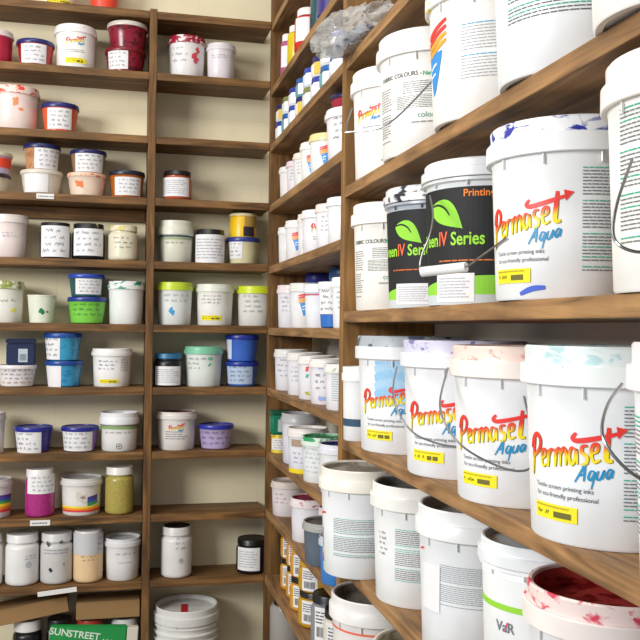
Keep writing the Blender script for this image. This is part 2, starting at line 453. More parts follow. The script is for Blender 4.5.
# ------------------------------------------------------------ containers
COUNT = [0]
def item(x, y, z, r, h, kind, cat, label, body, lid, d=(), smear=None, amt=.3, top=None, lh=None, deep=.3,
         handle=None, grip=False, tape=False, glitter_=False, bodytop=None, group=None, turn=0, cap=None, topmark=None, bs=None, capsmear=None, fleck=None, wire=None, **kw):
    """one container; its origin is the centre of its base and its front (-Y) looks into the room"""
    COUNT[0] += 1; sd = COUNT[0]
    gl = kw.get('glitter', False)
    name = {'bucket': 'paint_bucket', 'pail': 'paint_bucket', 'clear': 'ink_bucket', 'tub': 'paint_tub', 'jar': 'paint_jar',
            'bottle': 'paint_bottle', 'cup': 'plastic_cup', 'pot': 'paint_pot'}[kind]
    if gl: name = 'glitter_jar'
    rz = math.atan2(-x, y)+math.radians(turn)
    root = empty(name, (x, y, z+.0004), rz); tag(root, label, cat, group)
    seg = 64 if r > .075 else 40
    bmat = glitter(body) if gl else (smeared(body, bs, .45, .25) if bs else plastic(body))
    lmat = smeared(lid, smear, amt) if smear else plastic(lid)
    if fleck: lmat = smeared(lid, fleck, .04, .35)
    cmat = smeared(cap or lid, capsmear, amt) if capsmear else (plastic(cap) if cap else lmat)
    tmat = (smeared(top, topmark, .45) if topmark else smeared(top, '#%02x%02x%02x' % tuple(int(int(top[i:i+2], 16)*.82) for i in (1, 3, 5)), .5)) if top else cmat
    if kind in ('bucket', 'clear', 'pail'):
        LH = (lh if lh else (.2 if r > .075 else .19))*h
        rt, rb = r*.935, r*.865
        hb = h-LH*max(.62, deep+.14)
        if kind == 'pail': rt, rb = r*.95, r*.88
        rad = lambda q: rb+(rt-rb)*max(0, min(q, hb))/hb
        P = [(0, .003), (rb*.86, .003), (rb*.9, 0), (rb-.002, 0), (rb, .0025)]
        if kind == 'bucket':
            P += [(rad(hb*.5), hb*.5), (rad(h-LH-.003), h-LH-.003), (rt+.0008, h-LH), (rt, hb), (0, hb)]
            bm = lathe(bmesh.new(), P, seg); obj('body', bm, bmat, root, True)
        elif kind == 'clear':
            g = .80*h
            P += [(rad(g), g), (rad(g)+.0005, g+.0005), (rad(g)-.001, h*.835), (r*.975, h*.845), (r*.975, h*.865), (rt*.985, h*.875), (rt*.985, hb), (0, hb)]
            mi = [0]*5+[1]*7
            bm = lathe(bmesh.new(), P, seg, mi); obj('body', bm, [bmat, plastic(bodytop or body, .3)], root, True)
            LH = .13*h
        else:
            P += [(rb, .1)]+[q for i in range(3) for q in ((rad(.11+.02*i), .112+.02*i), (r*.985, .114+.02*i), (r*.985, .118+.02*i), (rad(.12), .12+.02*i))]+[(rt, hb), (0, hb)]
            bm = lathe(bmesh.new(), P, seg); obj('body', bm, bmat, root, True)
        t = h-LH; w = min(.004, r*.04)
        D = LH*deep
        L = [(0, hb+.0004), (rt*.9, hb+.0004), (rt*.97, hb+.0002), (rt+.0006, t+.0005), (r-w*.25, t), (r, t+w*.25), (r, t+LH*.5), (r-w*.35, t+LH*.54), (r*.955, t+LH*.545),
             (r*.95, t+LH*.6), (r*.955, h-w*.6), (r*.935, h), (r*.90, h-w*.2), (r*.875, h-w), (r*.865, h-D), (r*.80, h-D-.001), (0, h-D-.0005)]
        L[0] = (0, hb+.0004) if h-D-.001 > hb+.001 else (0, h-D-.003)
        if kind == 'clear' : L[0:3] = [(rt*.9, h-D-.004), (rt*.95, h-D-.004), (rt*.99, t+.001)]
        mi = [0]*7+[2]*6+[1]*3
        bm = lathe(bmesh.new(), L, seg, mi)
        lo = obj('lid', bm, [lmat, tmat, cmat], root, True)
        if r > .075:     # small pull tabs under the rim of the large buckets
            for ta in (-52, -18, 20, 55):
                b2 = bmesh.new(); bmesh.ops.create_cube(b2, size=1); a = math.radians(ta); R = rt+.0016
                bmesh.ops.scale(b2, vec=(.0016, .003, .012), verts=b2.verts)
                bmesh.ops.bevel(b2, geom=b2.edges[:], offset=.0006, segments=1, affect='EDGES')
                bmesh.ops.transform(b2, matrix=Matrix.Translation((R*math.sin(a), -R*math.cos(a), t-.0055)) @ Matrix.Rotation(a, 4, 'Z'), verts=b2.verts)
                obj('rim_tab', b2, bmat, root)
        if tape:
            b2 = bmesh.new(); bmesh.ops.create_cube(b2, size=1); bmesh.ops.scale(b2, vec=(.019, r*.75, .0012), verts=b2.verts)
            bmesh.ops.bevel(b2, geom=b2.edges[:], offset=.0004, segments=1, affect='EDGES')
            to = obj('tape_strip', b2, paper('#b81820'), root, loc=(-.006, -.01, h-D+.0008)); to['label'] = 'strip of red tape'
        top_z = h-LH
    elif kind == 'tub':
        LH = max(.009, h*.17); hb = h-LH*.7; rt, rb = r*.95, r*.8
        rad = lambda q: rb+(rt-rb)*max(0, min(q, hb))/hb
        P = [(0, .002), (rb*.8, .002), (rb*.86, 0), (rb-.003, .0004), (rb, .003), (rad(hb*.5), hb*.5), (rad(hb*.9), hb*.9), (rt+.0006, hb*.93), (rt, hb), (0, hb)]
        obj('body', lathe(bmesh.new(), P, seg), bmat, root, True)
        L = [(0, hb+.0003), (rt, hb+.0003), (rt+.0008, h-LH), (r-.0006, h-LH), (r, h-LH+.001), (r*.995, h-.0025), (r*.97, h), (r*.93, h), (r*.91, h-.003), (r*.4, h-.0026), (0, h-.0024)]
        obj('lid', lathe(bmesh.new(), L, seg), lmat, root, True)
    elif kind == 'pot':
        LH = h*.14; hb = h-LH*.9; rt = rb = r*.95
        rad = lambda q: rt
        P = [(0, .002), (rb*.86, .002), (rb*.92, 0), (rb, .002), (rt, hb-.003), (rt*.97, hb), (0, hb)]
        obj('body', lathe(bmesh.new(), P, seg), bmat, root, True)
        L = [(0, hb+.0003), (rt*.98, hb+.0003), (r, hb+.001), (r, h-.002), (r*.97, h), (r*.9, h-.001), (r*.86, h-.003), (0, h-.003)]
        obj('lid', lathe(bmesh.new(), L, seg), lmat, root, True)
    elif kind == 'jar':
        LH = max(.012, h*.165); hb = h-LH*.9; rc = r*.93
        rad = lambda q: r
        s = min(.012, h*.1)
        nk = h*.035
        P = [(0, .003), (r*.7, .003), (r*.8, 0), (r*.9, .001), (r*.985, .005), (r, .011), (r, h-LH-nk-s), (r*.985, h-LH-nk-s*.6), (r*.9, h-LH-nk-.001), (r*.85, h-LH-nk), (r*.85, hb), (0, hb)]
        obj('body', lathe(bmesh.new(), P, seg), bmat, root, True)
        L = [(0, hb+.0003), (r*.87, hb+.0003), (r*.875, h-LH+.0005), (rc, h-LH+.0005), (rc+.0007, h-LH+.002), (rc, h-LH+.0035), (rc, h-.002), (rc*.97, h), (rc*.93, h), (rc*.9, h-.0012), (0, h-.0012)]
        mi = [0]*8+[1]*2
        obj('lid', lathe(bmesh.new(), L, seg, mi), [lmat, tmat], root, True)
    elif kind == 'bottle':
        LH = h*.17; rc = r*.82; hb = h-LH*.9
        rad = lambda q: r
        P = [(0, .002), (r*.8, .002), (r*.86, 0), (r, .006), (r, h-LH-r*.35), (r*.93, h-LH-r*.12), (rc*.8, h-LH), (rc*.8, hb), (0, hb)]
        obj('body', lathe(bmesh.new(), P, seg), bmat, root, True)
        L = [(0, hb+.0003), (rc*.82, hb+.0003), (rc*.83, h-LH), (rc, h-LH), (rc, h-.003), (rc*.93, h), (0, h)]
        obj('lid', lathe(bmesh.new(), L, seg), lmat, root, True)
    elif kind == 'cup':
        rt, rb = r, r*.8; rad = lambda q: rb+(rt*.97-rb)*q/h
        P = [(0, .003), (rb*.8, .003), (rb*.86, 0), (rb, .001), (rt*.97, h-.003), (rt, h-.003), (rt, h), (rt*.94, h), (rb*.94, .006), (0, .006)]
        obj('body', lathe(bmesh.new(), P, seg), bmat, root, True)
    decorate(root, rad, h, d, sd)
    if wire:     # the bail hangs or leans out from the body: points in the room
        inv = (Matrix.Translation((x, y, z+.0004)) @ Matrix.Rotation(rz, 4, 'Z')).inverted()
        W_ = [inv @ Vector(q) for q in wire]; pts = []
        for i in range(len(W_)-1):
            a, b, c, e_ = W_[max(i-1, 0)], W_[i], W_[i+1], W_[min(i+2, len(W_)-1)]
            for k in range(6):
                t_ = k/6; pts.append(.5*((2*b)+(c-a)*t_+(2*a-5*b+4*c-e_)*t_*t_+(3*b-a-3*c+e_)*t_**3))
        pts.append(W_[-1]); bm = bmesh.new(); tube(bm, pts, .0013, 8); hd = obj('handle', bm, metal(), root, True); hd['label'] = 'thin wire handle'
        if grip:
            b2 = bmesh.new(); tube(b2, [W_[5].lerp(W_[8], i/8) for i in range(9)], .0062, 16)
            g = obj('grip', b2, plastic('#eceeee'), hd, True); g['label'] = 'white plastic grip'
    if handle:
        a0, dep = math.radians(handle[0]), handle[1]; t = h-(.2*h)-.004
        if kind == 'clear': t = h*.86
        bm = bmesh.new(); pts = []
        for i in range(41):
            s = i/40; a = a0+PI*s; zz = t-.115*dep*math.sin(PI*s)**.8
            R = max(rad(zz), r*.9)+.0045+.006*math.sin(PI*s)
            pts.append((R*math.sin(a), -R*math.cos(a), zz))
        tube(bm, pts, .0014, 8); hd = obj('handle', bm, metal(), root, True); hd['label'] = 'thin wire handle'
        for a in (a0, a0+PI):
            b2 = bmesh.new(); bmesh.ops.create_cone(b2, cap_ends=True, segments=16, radius1=.006, radius2=.005, depth=.007)
            bmesh.ops.transform(b2, matrix=Matrix.Translation(((rad(t)+.0036)*math.sin(a), -(rad(t)+.0036)*math.cos(a), t)) @ Matrix.Rotation(a, 4, 'Z') @ Matrix.Rotation(PI/2, 4, 'X'), verts=b2.verts)
            obj('handle_ear', b2, bmat, root, True)
        if grip:
            b2 = bmesh.new(); tube(b2, pts[3:17], .0068, 14)
            g = obj('grip', b2, plastic('#eceeee'), hd, True); g['label'] = 'white plastic grip'
    return root

# ------------------------------------------------------------ the room
XR, XW, YE, YW = .4291, .615, 2.5, 2.638
FL = -1.45; CE = 1.55
LV = [.8769, .7065, .5295, .3577, .1824, .0063, -.1671, -.3452, -.5184, -.7012, -.985]
LS = [0.87, 0.683, 0.522, 0.35, 0.176, 0.002, -0.168, -0.349, -0.512, -0.7, -0.985]
NB = [.755, .52, .273, .034, -.207, -.439, -.672, -.91]
YD, YDF = 1.648, 1.674
wb = board('wall_back', (-2.2, YW, FL), (XW+.1, YW+.1, CE), block_wall('painted_block_wall', '#f1e6c4'), bev=0); tag(wb, kind='structure')
wr = board('wall_right', (XW+.0006, -.8, FL), (XW+.1, YW-.0006, CE), block_wall('painted_side_wall', '#d9d4ca', 'y'), bev=0); tag(wr, kind='structure')
fm, nt, b = new_mat('concrete_floor')
n = nt.nodes.new('ShaderNodeTexNoise'); n.inputs['Scale'].default_value = 4; n.inputs['Detail'].default_value = 8
r_ = nt.nodes.new('ShaderNodeValToRGB'); r_.color_ramp.elements[0].color = lin('#8c867c'); r_.color_ramp.elements[1].color = lin('#b0a99c')
nt.links.new(n.outputs['Fac'], r_.inputs[0]); nt.links.new(r_.outputs[0], b.inputs['Base Color']); b.inputs['Roughness'].default_value = .7
fl = board('floor', (-2.2, -.8, FL-.1), (XW+.1, YW+.1, FL-.0006), fm, bev=0); tag(fl, kind='structure')

# back shelving: boards butted between uprights
bs = empty('shelving_unit', (0, YE, FL)); tag(bs, 'dark brown wooden shelving along the back wall', 'shelves')
def part(name, lo, hi, mat, root):
    o = board(name, lo, hi, mat, root); o.location = o.location-root.location; return o
for i, z in enumerate(LV+[-1.25]):
    part('shelf', (-.70, YE, z-.021), (.0872, YW-.001, z), WX, bs)
    part('shelf', (.1082, YE, z-.021), (XR-.0006, YW-.001, z), WX, bs)
part('upright', (.0876, YE-.002, FL), (.1078, YW-.001, LV[0]+.006), WZ, bs)
part('upright', (-.722, YE-.002, FL), (-.7004, YW-.001, LV[0]+.006), WZ, bs)
part('cleat', (-.69, YW-.024, LV[3]-.055), (.086, YW-.0014, LV[3]-.0216), WX, bs)

# side shelving: two bays running towards the viewer
ss = empty('shelving_unit', (XR, YD, FL)); tag(ss, 'tan wooden shelving along the right wall, loaded with large white buckets', 'shelves')
for z in LS+[-1.25, 1.05]:  # highest shelf is out of view, added to shade the far bay
    part('shelf', (XR, YDF+.0006, z-.021), (XW-.001, YE-.0026, z), TY, ss)
for z in NB:  # first level lies above the view, put in for its shade on the near bay
    part('shelf', (XR, -.12, z-.021), (XW-.001, YD-.0006, z), TY, ss)
part('divider_panel', (XR-.001, YD, FL), (XW-.001, YDF, 1.2), TZ, ss)
part('end_panel', (XR, YE-.002, FL), (.559, YE+.016, 1.2), WZ, ss)
part('upright', (XR-.001, -.145, FL), (XW-.001, -.1206, 1.2), TZ, ss)

# ------------------------------------------------------------ the containers
item(-0.158, 2.553, 0.8769, 0.049, 0.1004, 'bucket', 'paint bucket', 'white bucket with a yellow strip at its foot, on top of the back shelves', '#f4f3f0', '#f4f3f0', d=[('sticker',0,50,.02,.12)], group='paint tubs, jars and buckets on the back shelves')
item(-0.037, 2.549, 0.8769, 0.045, 0.1018, 'tub', 'paint tub', 'bright orange-red tub on top of the back shelves', '#e8472a', '#d8d0c8', group='paint tubs, jars and buckets on the back shelves')
item(-0.321, 2.550, 0.7065, 0.046, 0.0875, 'bucket', 'paint tub', 'crimson tub with a white lid cut by the left picture edge, top row', '#b01c3c', '#e6dad6', group='paint tubs, jars and buckets on the back shelves')
item(-0.219, 2.555, 0.7065, 0.051, 0.0693, 'tub', 'paint tub', 'short red tub with a dark blue lid and white label, top row', '#b02020', '#20246a', bs='#801010', d=[('paper',-8,46,.06,.8,'hand')], group='paint tubs, jars and buckets on the back shelves')
item(-0.113, 2.562, 0.7065, 0.058, 0.1194, 'bucket', 'paint bucket', 'white bucket with red lettering and yellow sticker between red tubs, top row', '#f4f3f0', '#efeae8', d=[('logo',0,.62,.5),('print',0,30,.34,.42,2,'#8a8a90'),('sticker',2,32,.1,.22)], smear='#d84050', amt=.15, group='paint tubs, jars and buckets on the back shelves')
item(0.023, 2.561, 0.7065, 0.057, 0.0677, 'tub', 'paint tub', 'dark crimson tub with a torn white label, under another crimson tub', '#8c1830', '#7a1224', bs='#540c1c', d=[('paper',-28,36,.1,.85,'hand')], group='paint tubs, jars and buckets on the back shelves')
item(0.028, 2.561, 0.7742, 0.057, 0.0724, 'tub', 'paint tub', 'dark crimson tub with a pale lid, stacked on top of a crimson tub', '#861a30', '#d4cac4', bs='#520c1c', group='paint tubs, jars and buckets on the back shelves')
item(-0.271, 2.569, 0.5295, 0.065, 0.1181, 'bucket', 'paint bucket', 'pale pink bucket with orange paint smeared around its lid', '#f0dcd6', '#ecd8d0', smear='#e0502c', amt=.55, d=[('splat',0,.62,.010,'#f09060'),('splat',14,.45,.006,'#f09060')], group='paint tubs, jars and buckets on the back shelves')
item(-0.151, 2.554, 0.5295, 0.051, 0.0778, 'tub', 'paint tub', 'short orange tub with a dark blue lid and label, right of the pink bucket', '#e2633a', '#23276c', d=[('paper',-3,44,.08,.8,'hand')], group='paint tubs, jars and buckets on the back shelves')
item(-0.322, 2.549, 0.3577, 0.045, 0.0478, 'tub', 'paint tub', 'pale speckled tub under an orange-banded one at the left edge', '#cdbfa8', '#2c2226', group='paint tubs, jars and buckets on the back shelves')
item(-0.320, 2.549, 0.4055, 0.047, 0.0585, 'tub', 'paint tub', 'tub with an orange-red band at the left edge, stacked on a pale tub', '#b8aac4', '#cfc6ac', d=[('band',.3,.75,'#e2482c')], group='paint tubs, jars and buckets on the back shelves')
item(-0.198, 2.561, 0.3577, 0.057, 0.0650, 'tub', 'paint tub', 'cream tub with a blank lid under a tan tub', '#dcd6c6', '#d8d2c4', d=[('paper',-20,40,.06,.9,'blank')], group='paint tubs, jars and buckets on the back shelves')
item(-0.198, 2.561, 0.4227, 0.050, 0.0716, 'tub', 'paint tub', 'tan tub with dark blue lid and peeling label, stacked on a cream tub', '#c08c64', '#23265e', bs='#a87450', d=[('paper',26,52,.05,.85,'hand')], group='paint tubs, jars and buckets on the back shelves')
item(-0.077, 2.558, 0.3577, 0.054, 0.0631, 'tub', 'paint tub', 'pale peach tub with orange smears under a brown tub', '#ead2be', '#e6c4ae', smear='#d8683c', amt=.4, d=[('splat',-25,.5,.012,'#e0783c')], group='paint tubs, jars and buckets on the back shelves')
item(-0.074, 2.558, 0.4208, 0.050, 0.0639, 'tub', 'paint tub', 'brown tub with a dark blue lid, stacked on the pale peach tub', '#9a7858', '#1f2458', d=[('paper',5,55,.05,.85,'hand')], group='paint tubs, jars and buckets on the back shelves')
item(0.032, 2.554, 0.3577, 0.050, 0.0742, 'tub', 'paint tub', 'amber tub with a black lid and white label beside the upright', '#b8641e', '#1c2436', d=[('paper',5,52,.08,.75,'hand')], group='paint tubs, jars and buckets on the back shelves')
item(-0.282, 2.557, 0.1824, 0.053, 0.1152, 'bucket', 'paint bucket', 'pale pinkish bucket with faint blue writing, left edge of the fourth row', '#e8dcd8', '#e4dad4', d=[('scribble',0,30,.45,.6,'#6a6aa8',2)], group='paint tubs, jars and buckets on the back shelves')
item(-0.158, 2.545, 0.1824, 0.041, 0.0985, 'jar', 'paint jar', 'black jar with a white handwritten label, left of its twin', '#17171b', '#1b1b20', d=[('paper',0,62,.04,.9,'hand')], group='paint tubs, jars and buckets on the back shelves')
item(-0.070, 2.548, 0.1824, 0.044, 0.0992, 'jar', 'paint jar', 'black jar with a white label and specks of paint on its lid', '#17171b', '#1b1b20', smear='#c0b070', amt=.25, d=[('paper',0,60,.1,.85,'hand')], group='paint tubs, jars and buckets on the back shelves')
item(0.024, 2.545, 0.1824, 0.041, 0.0973, 'jar', 'paint jar', 'cream jar with yellowish drips below the lid, left of the upright', '#e2dcc4', '#e2dcc0', smear='#c8bc58', amt=.45, d=[('scribble',0,40,.3,.7,'#4c4c44',3)], group='paint tubs, jars and buckets on the back shelves')
item(-0.284, 2.551, 0.0063, 0.048, 0.1117, 'bucket', 'paint bucket', 'white bucket with olive drips round the lid at the left edge', '#e4e4da', '#dcdccc', smear='#8a9440', amt=.55, d=[('scribble',10,35,.45,.6,'#8c8c88',1),('splat',25,.3,.007,'#d8d840')], group='paint tubs, jars and buckets on the back shelves')
item(-0.191, 2.543, 0.0063, 0.039, 0.0761, 'cup', 'plastic cup', 'open pale green-white cup with one dark green spot', '#dfe4d2', '#dfe4d2', d=[('splat',0,.42,.0085,'#127850'),('splat',25,.40,.003,'#103828')], group='paint tubs, jars and buckets on the back shelves')
item(-0.071, 2.558, 0.0063, 0.054, 0.0731, 'tub', 'paint tub', 'bright green tub with a blue lid under a dark teal tub', '#7ccf4a', '#23388a', d=[('scribble',0,55,.25,.8,'#3a5a3a',3)], group='paint tubs, jars and buckets on the back shelves')
item(-0.074, 2.558, 0.0794, 0.050, 0.0630, 'tub', 'paint tub', 'dark teal tub with a bright blue lid and label, stacked on the green tub', '#27595c', '#2b4cb4', d=[('paper',12,52,.12,.8,'hand')], group='paint tubs, jars and buckets on the back shelves')
item(0.035, 2.556, 0.0063, 0.052, 0.1193, 'bucket', 'paint bucket', 'white bucket with sea-green drips under the lid, beside the upright', '#ecefec', '#e6eae6', smear='#1e8c74', amt=.5, group='paint tubs, jars and buckets on the back shelves')
item(-0.254, 2.556, -0.1671, 0.052, 0.0589, 'tub', 'paint tub', 'wide white tub with purple lettering under a navy box', '#e8e4e2', '#e6e2e2', d=[('scribble',0,60,.3,.85,'#5a4a90',3),('scribble',0,60,.1,.3,'#a06060',1)], group='paint tubs, jars and buckets on the back shelves')
item(-0.130, 2.554, -0.1671, 0.051, 0.0707, 'tub', 'paint tub', 'sky-blue tub with a blue lid, lower of two', '#3c98c8', '#1c4694', bs='#2c80b0', d=[('paper',-48,38,.0,.92,'blank')], group='paint tubs, jars and buckets on the back shelves')
item(-0.134, 2.554, -0.0964, 0.051, 0.0761, 'tub', 'paint tub', 'sky-blue tub with a blue lid, stacked on its twin', '#3a9cc6', '#1e4a98', bs='#2f86b0', smear='#5c88c8', amt=.3, d=[('paper',-48,38,.05,.92,'hand')], group='paint tubs, jars and buckets on the back shelves')
item(-0.001, 2.561, -0.1671, 0.057, 0.1052, 'bucket', 'paint bucket', 'white bucket with blue handwriting and a yellow sticker, left of the upright', '#f4f3f0', '#efecea', d=[('scribble',-18,34,.42,.72,'#43438c',3),('print',42,16,.4,.75,8,'#9a9aa0'),('sticker',-10,30,.1,.2)], group='paint tubs, jars and buckets on the back shelves')
item(-0.317, 2.542, -0.3452, 0.038, 0.1091, 'bucket', 'paint bucket', 'white bucket with a grey lid cut by the left edge, row of blue-lidded tubs', '#dcdad8', '#c4c0c0', group='paint tubs, jars and buckets on the back shelves')
item(-0.208, 2.555, -0.3452, 0.051, 0.0694, 'tub', 'paint tub', 'short violet-blue tub with a dark blue lid and white label on its left', '#3c348c', '#232a8e', d=[('paper',-30,56,.0,.9,'hand')], group='paint tubs, jars and buckets on the back shelves')
item(-0.085, 2.555, -0.3452, 0.051, 0.0679, 'tub', 'paint tub', 'short purple tub with a dark blue lid and white lettered label', '#7c4c98', '#24288a', d=[('paper',-16,62,.04,.88,'hand')], group='paint tubs, jars and buckets on the back shelves')
item(0.021, 2.559, -0.3452, 0.055, 0.1059, 'bucket', 'paint bucket', 'white bucket with a green stripe below the lid, above the gold jar', '#e6e6e4', '#e8e8ea', d=[('band',.58,.66,'#86a868'),('band',.665,.685,'#30383c'),('scribble',-5,45,.44,.54,'#707078',1),('ring',0,.14,.007,'#505058')], lh=.3, group='paint tubs, jars and buckets on the back shelves')
item(-0.309, 2.554, -0.5184, 0.050, 0.1031, 'bucket', 'paint bucket', 'white bucket with a rainbow corner cut by the left edge', '#e2e0e0', '#c8c4c2', d=[('rainbow',35,40,.15,.6)], group='paint tubs, jars and buckets on the back shelves')
item(-0.188, 2.543, -0.5184, 0.039, 0.1283, 'jar', 'glitter jar', 'magenta glitter jar with a white lid', '#a82a7c', '#ece8e6', d=[('paper',8,62,.5,.9,'hand'),('splat',-22,.77,.009,'#4c2c80')], glitter=True, group='paint tubs, jars and buckets on the back shelves')
item(-0.079, 2.562, -0.5184, 0.058, 0.1002, 'bucket', 'paint bucket', 'white bucket with a rainbow stripe along its base', '#e8e6e2', '#d8d6d2', d=[('rainbowband',0,75,.1,.62),('splat',0,.5,.016,'#d4ccc0'),('splat',3,.5,.006,'#8a8078'),('scribble',0,50,.78,.88,'#4a58a0',1)], group='paint tubs, jars and buckets on the back shelves')
item(0.024, 2.543, -0.5184, 0.039, 0.1290, 'jar', 'glitter jar', 'olive-gold glitter jar with a white lid', '#a89a4c', '#e6e2da', glitter=True, group='paint tubs, jars and buckets on the back shelves')
item(-0.321, 2.543, -0.7012, 0.039, 0.1390, 'jar', 'paint jar', 'white jar cut by the left edge, bottom visible row', '#dddcdc', '#d8d8d8', group='paint tubs, jars and buckets on the back shelves')
item(-0.232, 2.548, -0.7012, 0.044, 0.1362, 'jar', 'paint jar', 'white screw-top jar with a small grey print, second from the left edge', '#e6e5e4', '#e2e2e2', d=[('scribble',30,26,.5,.62,'#70707c',2),('ring',22,.42,.007,'#7a86a0')], group='paint tubs, jars and buckets on the back shelves')
item(-0.142, 2.547, -0.7012, 0.043, 0.1356, 'jar', 'paint jar', 'translucent whitish jar speckled with dark paint marks', '#c9c8c6', '#d2d2d2', d=[('splat',-20,.3,.006,'#1c1c28'),('splat',-32,.82,.006,'#404848'),('splat',15,.85,.005,'#404848'),('splat',26,.4,.004,'#a08890'),('print',0,50,.6,.72,2,'#9a9aa4')], group='paint tubs, jars and buckets on the back shelves')
item(-0.058, 2.544, -0.7012, 0.040, 0.1394, 'jar', 'paint jar', 'clear jar with a pale tan lower half and grey label above', '#e8c89c', '#dcdad8', d=[('band',.55,.97,'#c3c3c6'),('scribble',0,30,.42,.55,'#5a4030',2),('scribble',50,14,.6,.9,'#5468a0',3)], group='paint tubs, jars and buckets on the back shelves')
item(0.035, 2.555, -0.7012, 0.051, 0.1141, 'bucket', 'paint bucket', 'plain white bucket with one line of grey lettering, beside the upright, bottom visible row', '#e6e6e6', '#dfdfe0', d=[('scribble',10,44,.6,.7,'#6c7084',1),('print',10,24,.42,.46,1,'#a0a4b0')], group='paint tubs, jars and buckets on the back shelves')
item(0.194, 2.559, 0.7065, 0.055, 0.1157, 'bucket', 'paint bucket', 'white bucket with dark red paint round its lid and a red print', '#eceaea', '#e6dcdc', smear='#9c1030', amt=.72, d=[('scribble',-25,30,.3,.75,'#8a8a92',3),('splat',28,.45,.013,'#d04a5c'),('splat',36,.65,.008,'#d04a5c')], group='paint tubs, jars and buckets on the back shelves')
item(0.291, 2.547, 0.7065, 0.043, 0.1015, 'bucket', 'paint bucket', 'small plain lilac-white bucket beside the red-smeared one', '#e6e0e6', '#e0dade', d=[('scribble',-10,40,.55,.68,'#8484a0',2)], group='paint tubs, jars and buckets on the back shelves')
item(0.172, 2.545, 0.3577, 0.041, 0.0815, 'jar', 'paint jar', 'orange jar with a black lid and white printed label, alone on its shelf', '#c45c38', '#231d20', d=[('paper',-12,62,.1,.75,'print')], group='paint tubs, jars and buckets on the back shelves')
item(0.171, 2.555, 0.1824, 0.051, 0.1169, 'bucket', 'paint bucket', 'cream bucket with a dark green stripe under a tall lid', '#dcdccc', '#dcdccc', lh=.34, d=[('band',.60,.65,'#38505a'),('scribble',-8,40,.42,.5,'#70746c',1),('band',.54,.59,'#9cac80')], group='paint tubs, jars and buckets on the back shelves')
item(0.267, 2.547, 0.1824, 0.043, 0.0953, 'jar', 'paint jar', 'black jar almost covered by a white label, black lid', '#1b1b1e', '#1b1b1f', d=[('paper',0,68,.0,.84,'print')], group='paint tubs, jars and buckets on the back shelves')
item(0.363, 2.553, 0.1824, 0.049, 0.0762, 'tub', 'paint tub', 'cream tub with a blue lid under a yellow pot', '#d8d2a8', '#2c3a86', d=[('paper',-30,28,.2,.85,'hand')], group='paint tubs, jars and buckets on the back shelves')
item(0.362, 2.553, 0.2586, 0.040, 0.0693, 'pot', 'paint pot', 'yellow pot with a purple-brown printed side, stacked on a cream tub', '#f0c418', '#dccfa0', d=[('paper',28,26,.05,.45,'dark'),('paper',40,34,.45,.95,'blank','#b08c40')], group='paint tubs, jars and buckets on the back shelves')
item(0.170, 2.556, 0.0063, 0.052, 0.1198, 'bucket', 'paint bucket', 'white bucket with a lime lid and blue drip, next to the upright', '#e4e8e6', '#c6dc3c', d=[('splat',-10,.32,.010,'#3a9cd0'),('scribble',0,50,.5,.75,'#8c9494',2)], group='paint tubs, jars and buckets on the back shelves')
item(0.284, 2.560, 0.0063, 0.056, 0.1169, 'bucket', 'paint bucket', 'white bucket with a white lid and yellow sticker, between two lime-lidded ones', '#eeeee8', '#e4e8dc', d=[('scribble',-6,40,.5,.75,'#5c5c60',3),('sticker',-12,34,.12,.24)], group='paint tubs, jars and buckets on the back shelves')
item(0.401, 2.559, 0.0063, 0.055, 0.1139, 'bucket', 'paint bucket', 'white bucket with a lime lid, nearest the corner', '#e0e0da', '#cfe02e', d=[('scribble',-8,34,.3,.8,'#78787c',4),('paper',55,12,.66,.82,'dark')], group='paint tubs, jars and buckets on the back shelves')
item(0.154, 2.544, -0.1671, 0.040, 0.0928, 'jar', 'paint jar', 'black jar with a blue lid and white label', '#15181f', '#2c6c98', d=[('paper',-4,58,.05,.62,'print')], group='paint tubs, jars and buckets on the back shelves')
item(0.254, 2.559, -0.1671, 0.056, 0.1131, 'bucket', 'paint bucket', 'white bucket with a mint green lid', '#e4ebe6', '#82c8a8', d=[('scribble',-25,36,.4,.75,'#6c7470',3),('splat',22,.7,.007,'#60bc98'),('splat',20,.55,.005,'#60bc98')], group='paint tubs, jars and buckets on the back shelves')
item(0.365, 2.553, -0.1671, 0.049, 0.0701, 'tub', 'paint tub', 'royal blue tub with handwritten label under another blue tub', '#3f6cc0', '#1c3496', d=[('paper',-14,56,.1,.92,'hand','#b4c6e0')], group='paint tubs, jars and buckets on the back shelves')
item(0.364, 2.553, -0.0970, 0.049, 0.0766, 'tub', 'paint tub', 'royal blue tub stacked on another blue tub', '#3866c4', '#1a3090', d=[('paper',-58,16,.1,.85,'blank','#cfd8e8')], group='paint tubs, jars and buckets on the back shelves')
item(0.180, 2.562, -0.3452, 0.058, 0.1069, 'bucket', 'paint bucket', 'white bucket with a dusky maroon lid top and faint red logo', '#e6e2de', '#e2dcd6', top='#8c5a5c', d=[('logo',0,.6,.42),('print',0,36,.28,.52,4,'#8c8c94')], group='paint tubs, jars and buckets on the back shelves')
item(0.292, 2.555, -0.3452, 0.051, 0.0691, 'tub', 'paint tub', 'lilac tub with a royal blue lid', '#b8a8d0', '#2832a4', d=[('scribble',-10,60,.15,.8,'#4c3c74',3)], group='paint tubs, jars and buckets on the back shelves')
item(0.184, 2.547, -0.7012, 0.043, 0.1402, 'jar', 'paint jar', 'white screw-top jar with a dark top, alone left of the black jar', '#e4e2e0', '#dcdad6', top='#2c2c2c', d=[('scribble',20,24,.55,.85,'#8c8c94',3),('ring',18,.35,.006,'#6c7486')], group='paint tubs, jars and buckets on the back shelves')
item(0.401, 2.550, -0.7012, 0.046, 0.0957, 'jar', 'paint jar', 'black jar with a white label low on the back shelf by the corner', '#101012', '#141416', d=[('paper',-16,44,.12,.8,'print')], group='paint tubs, jars and buckets on the back shelves')
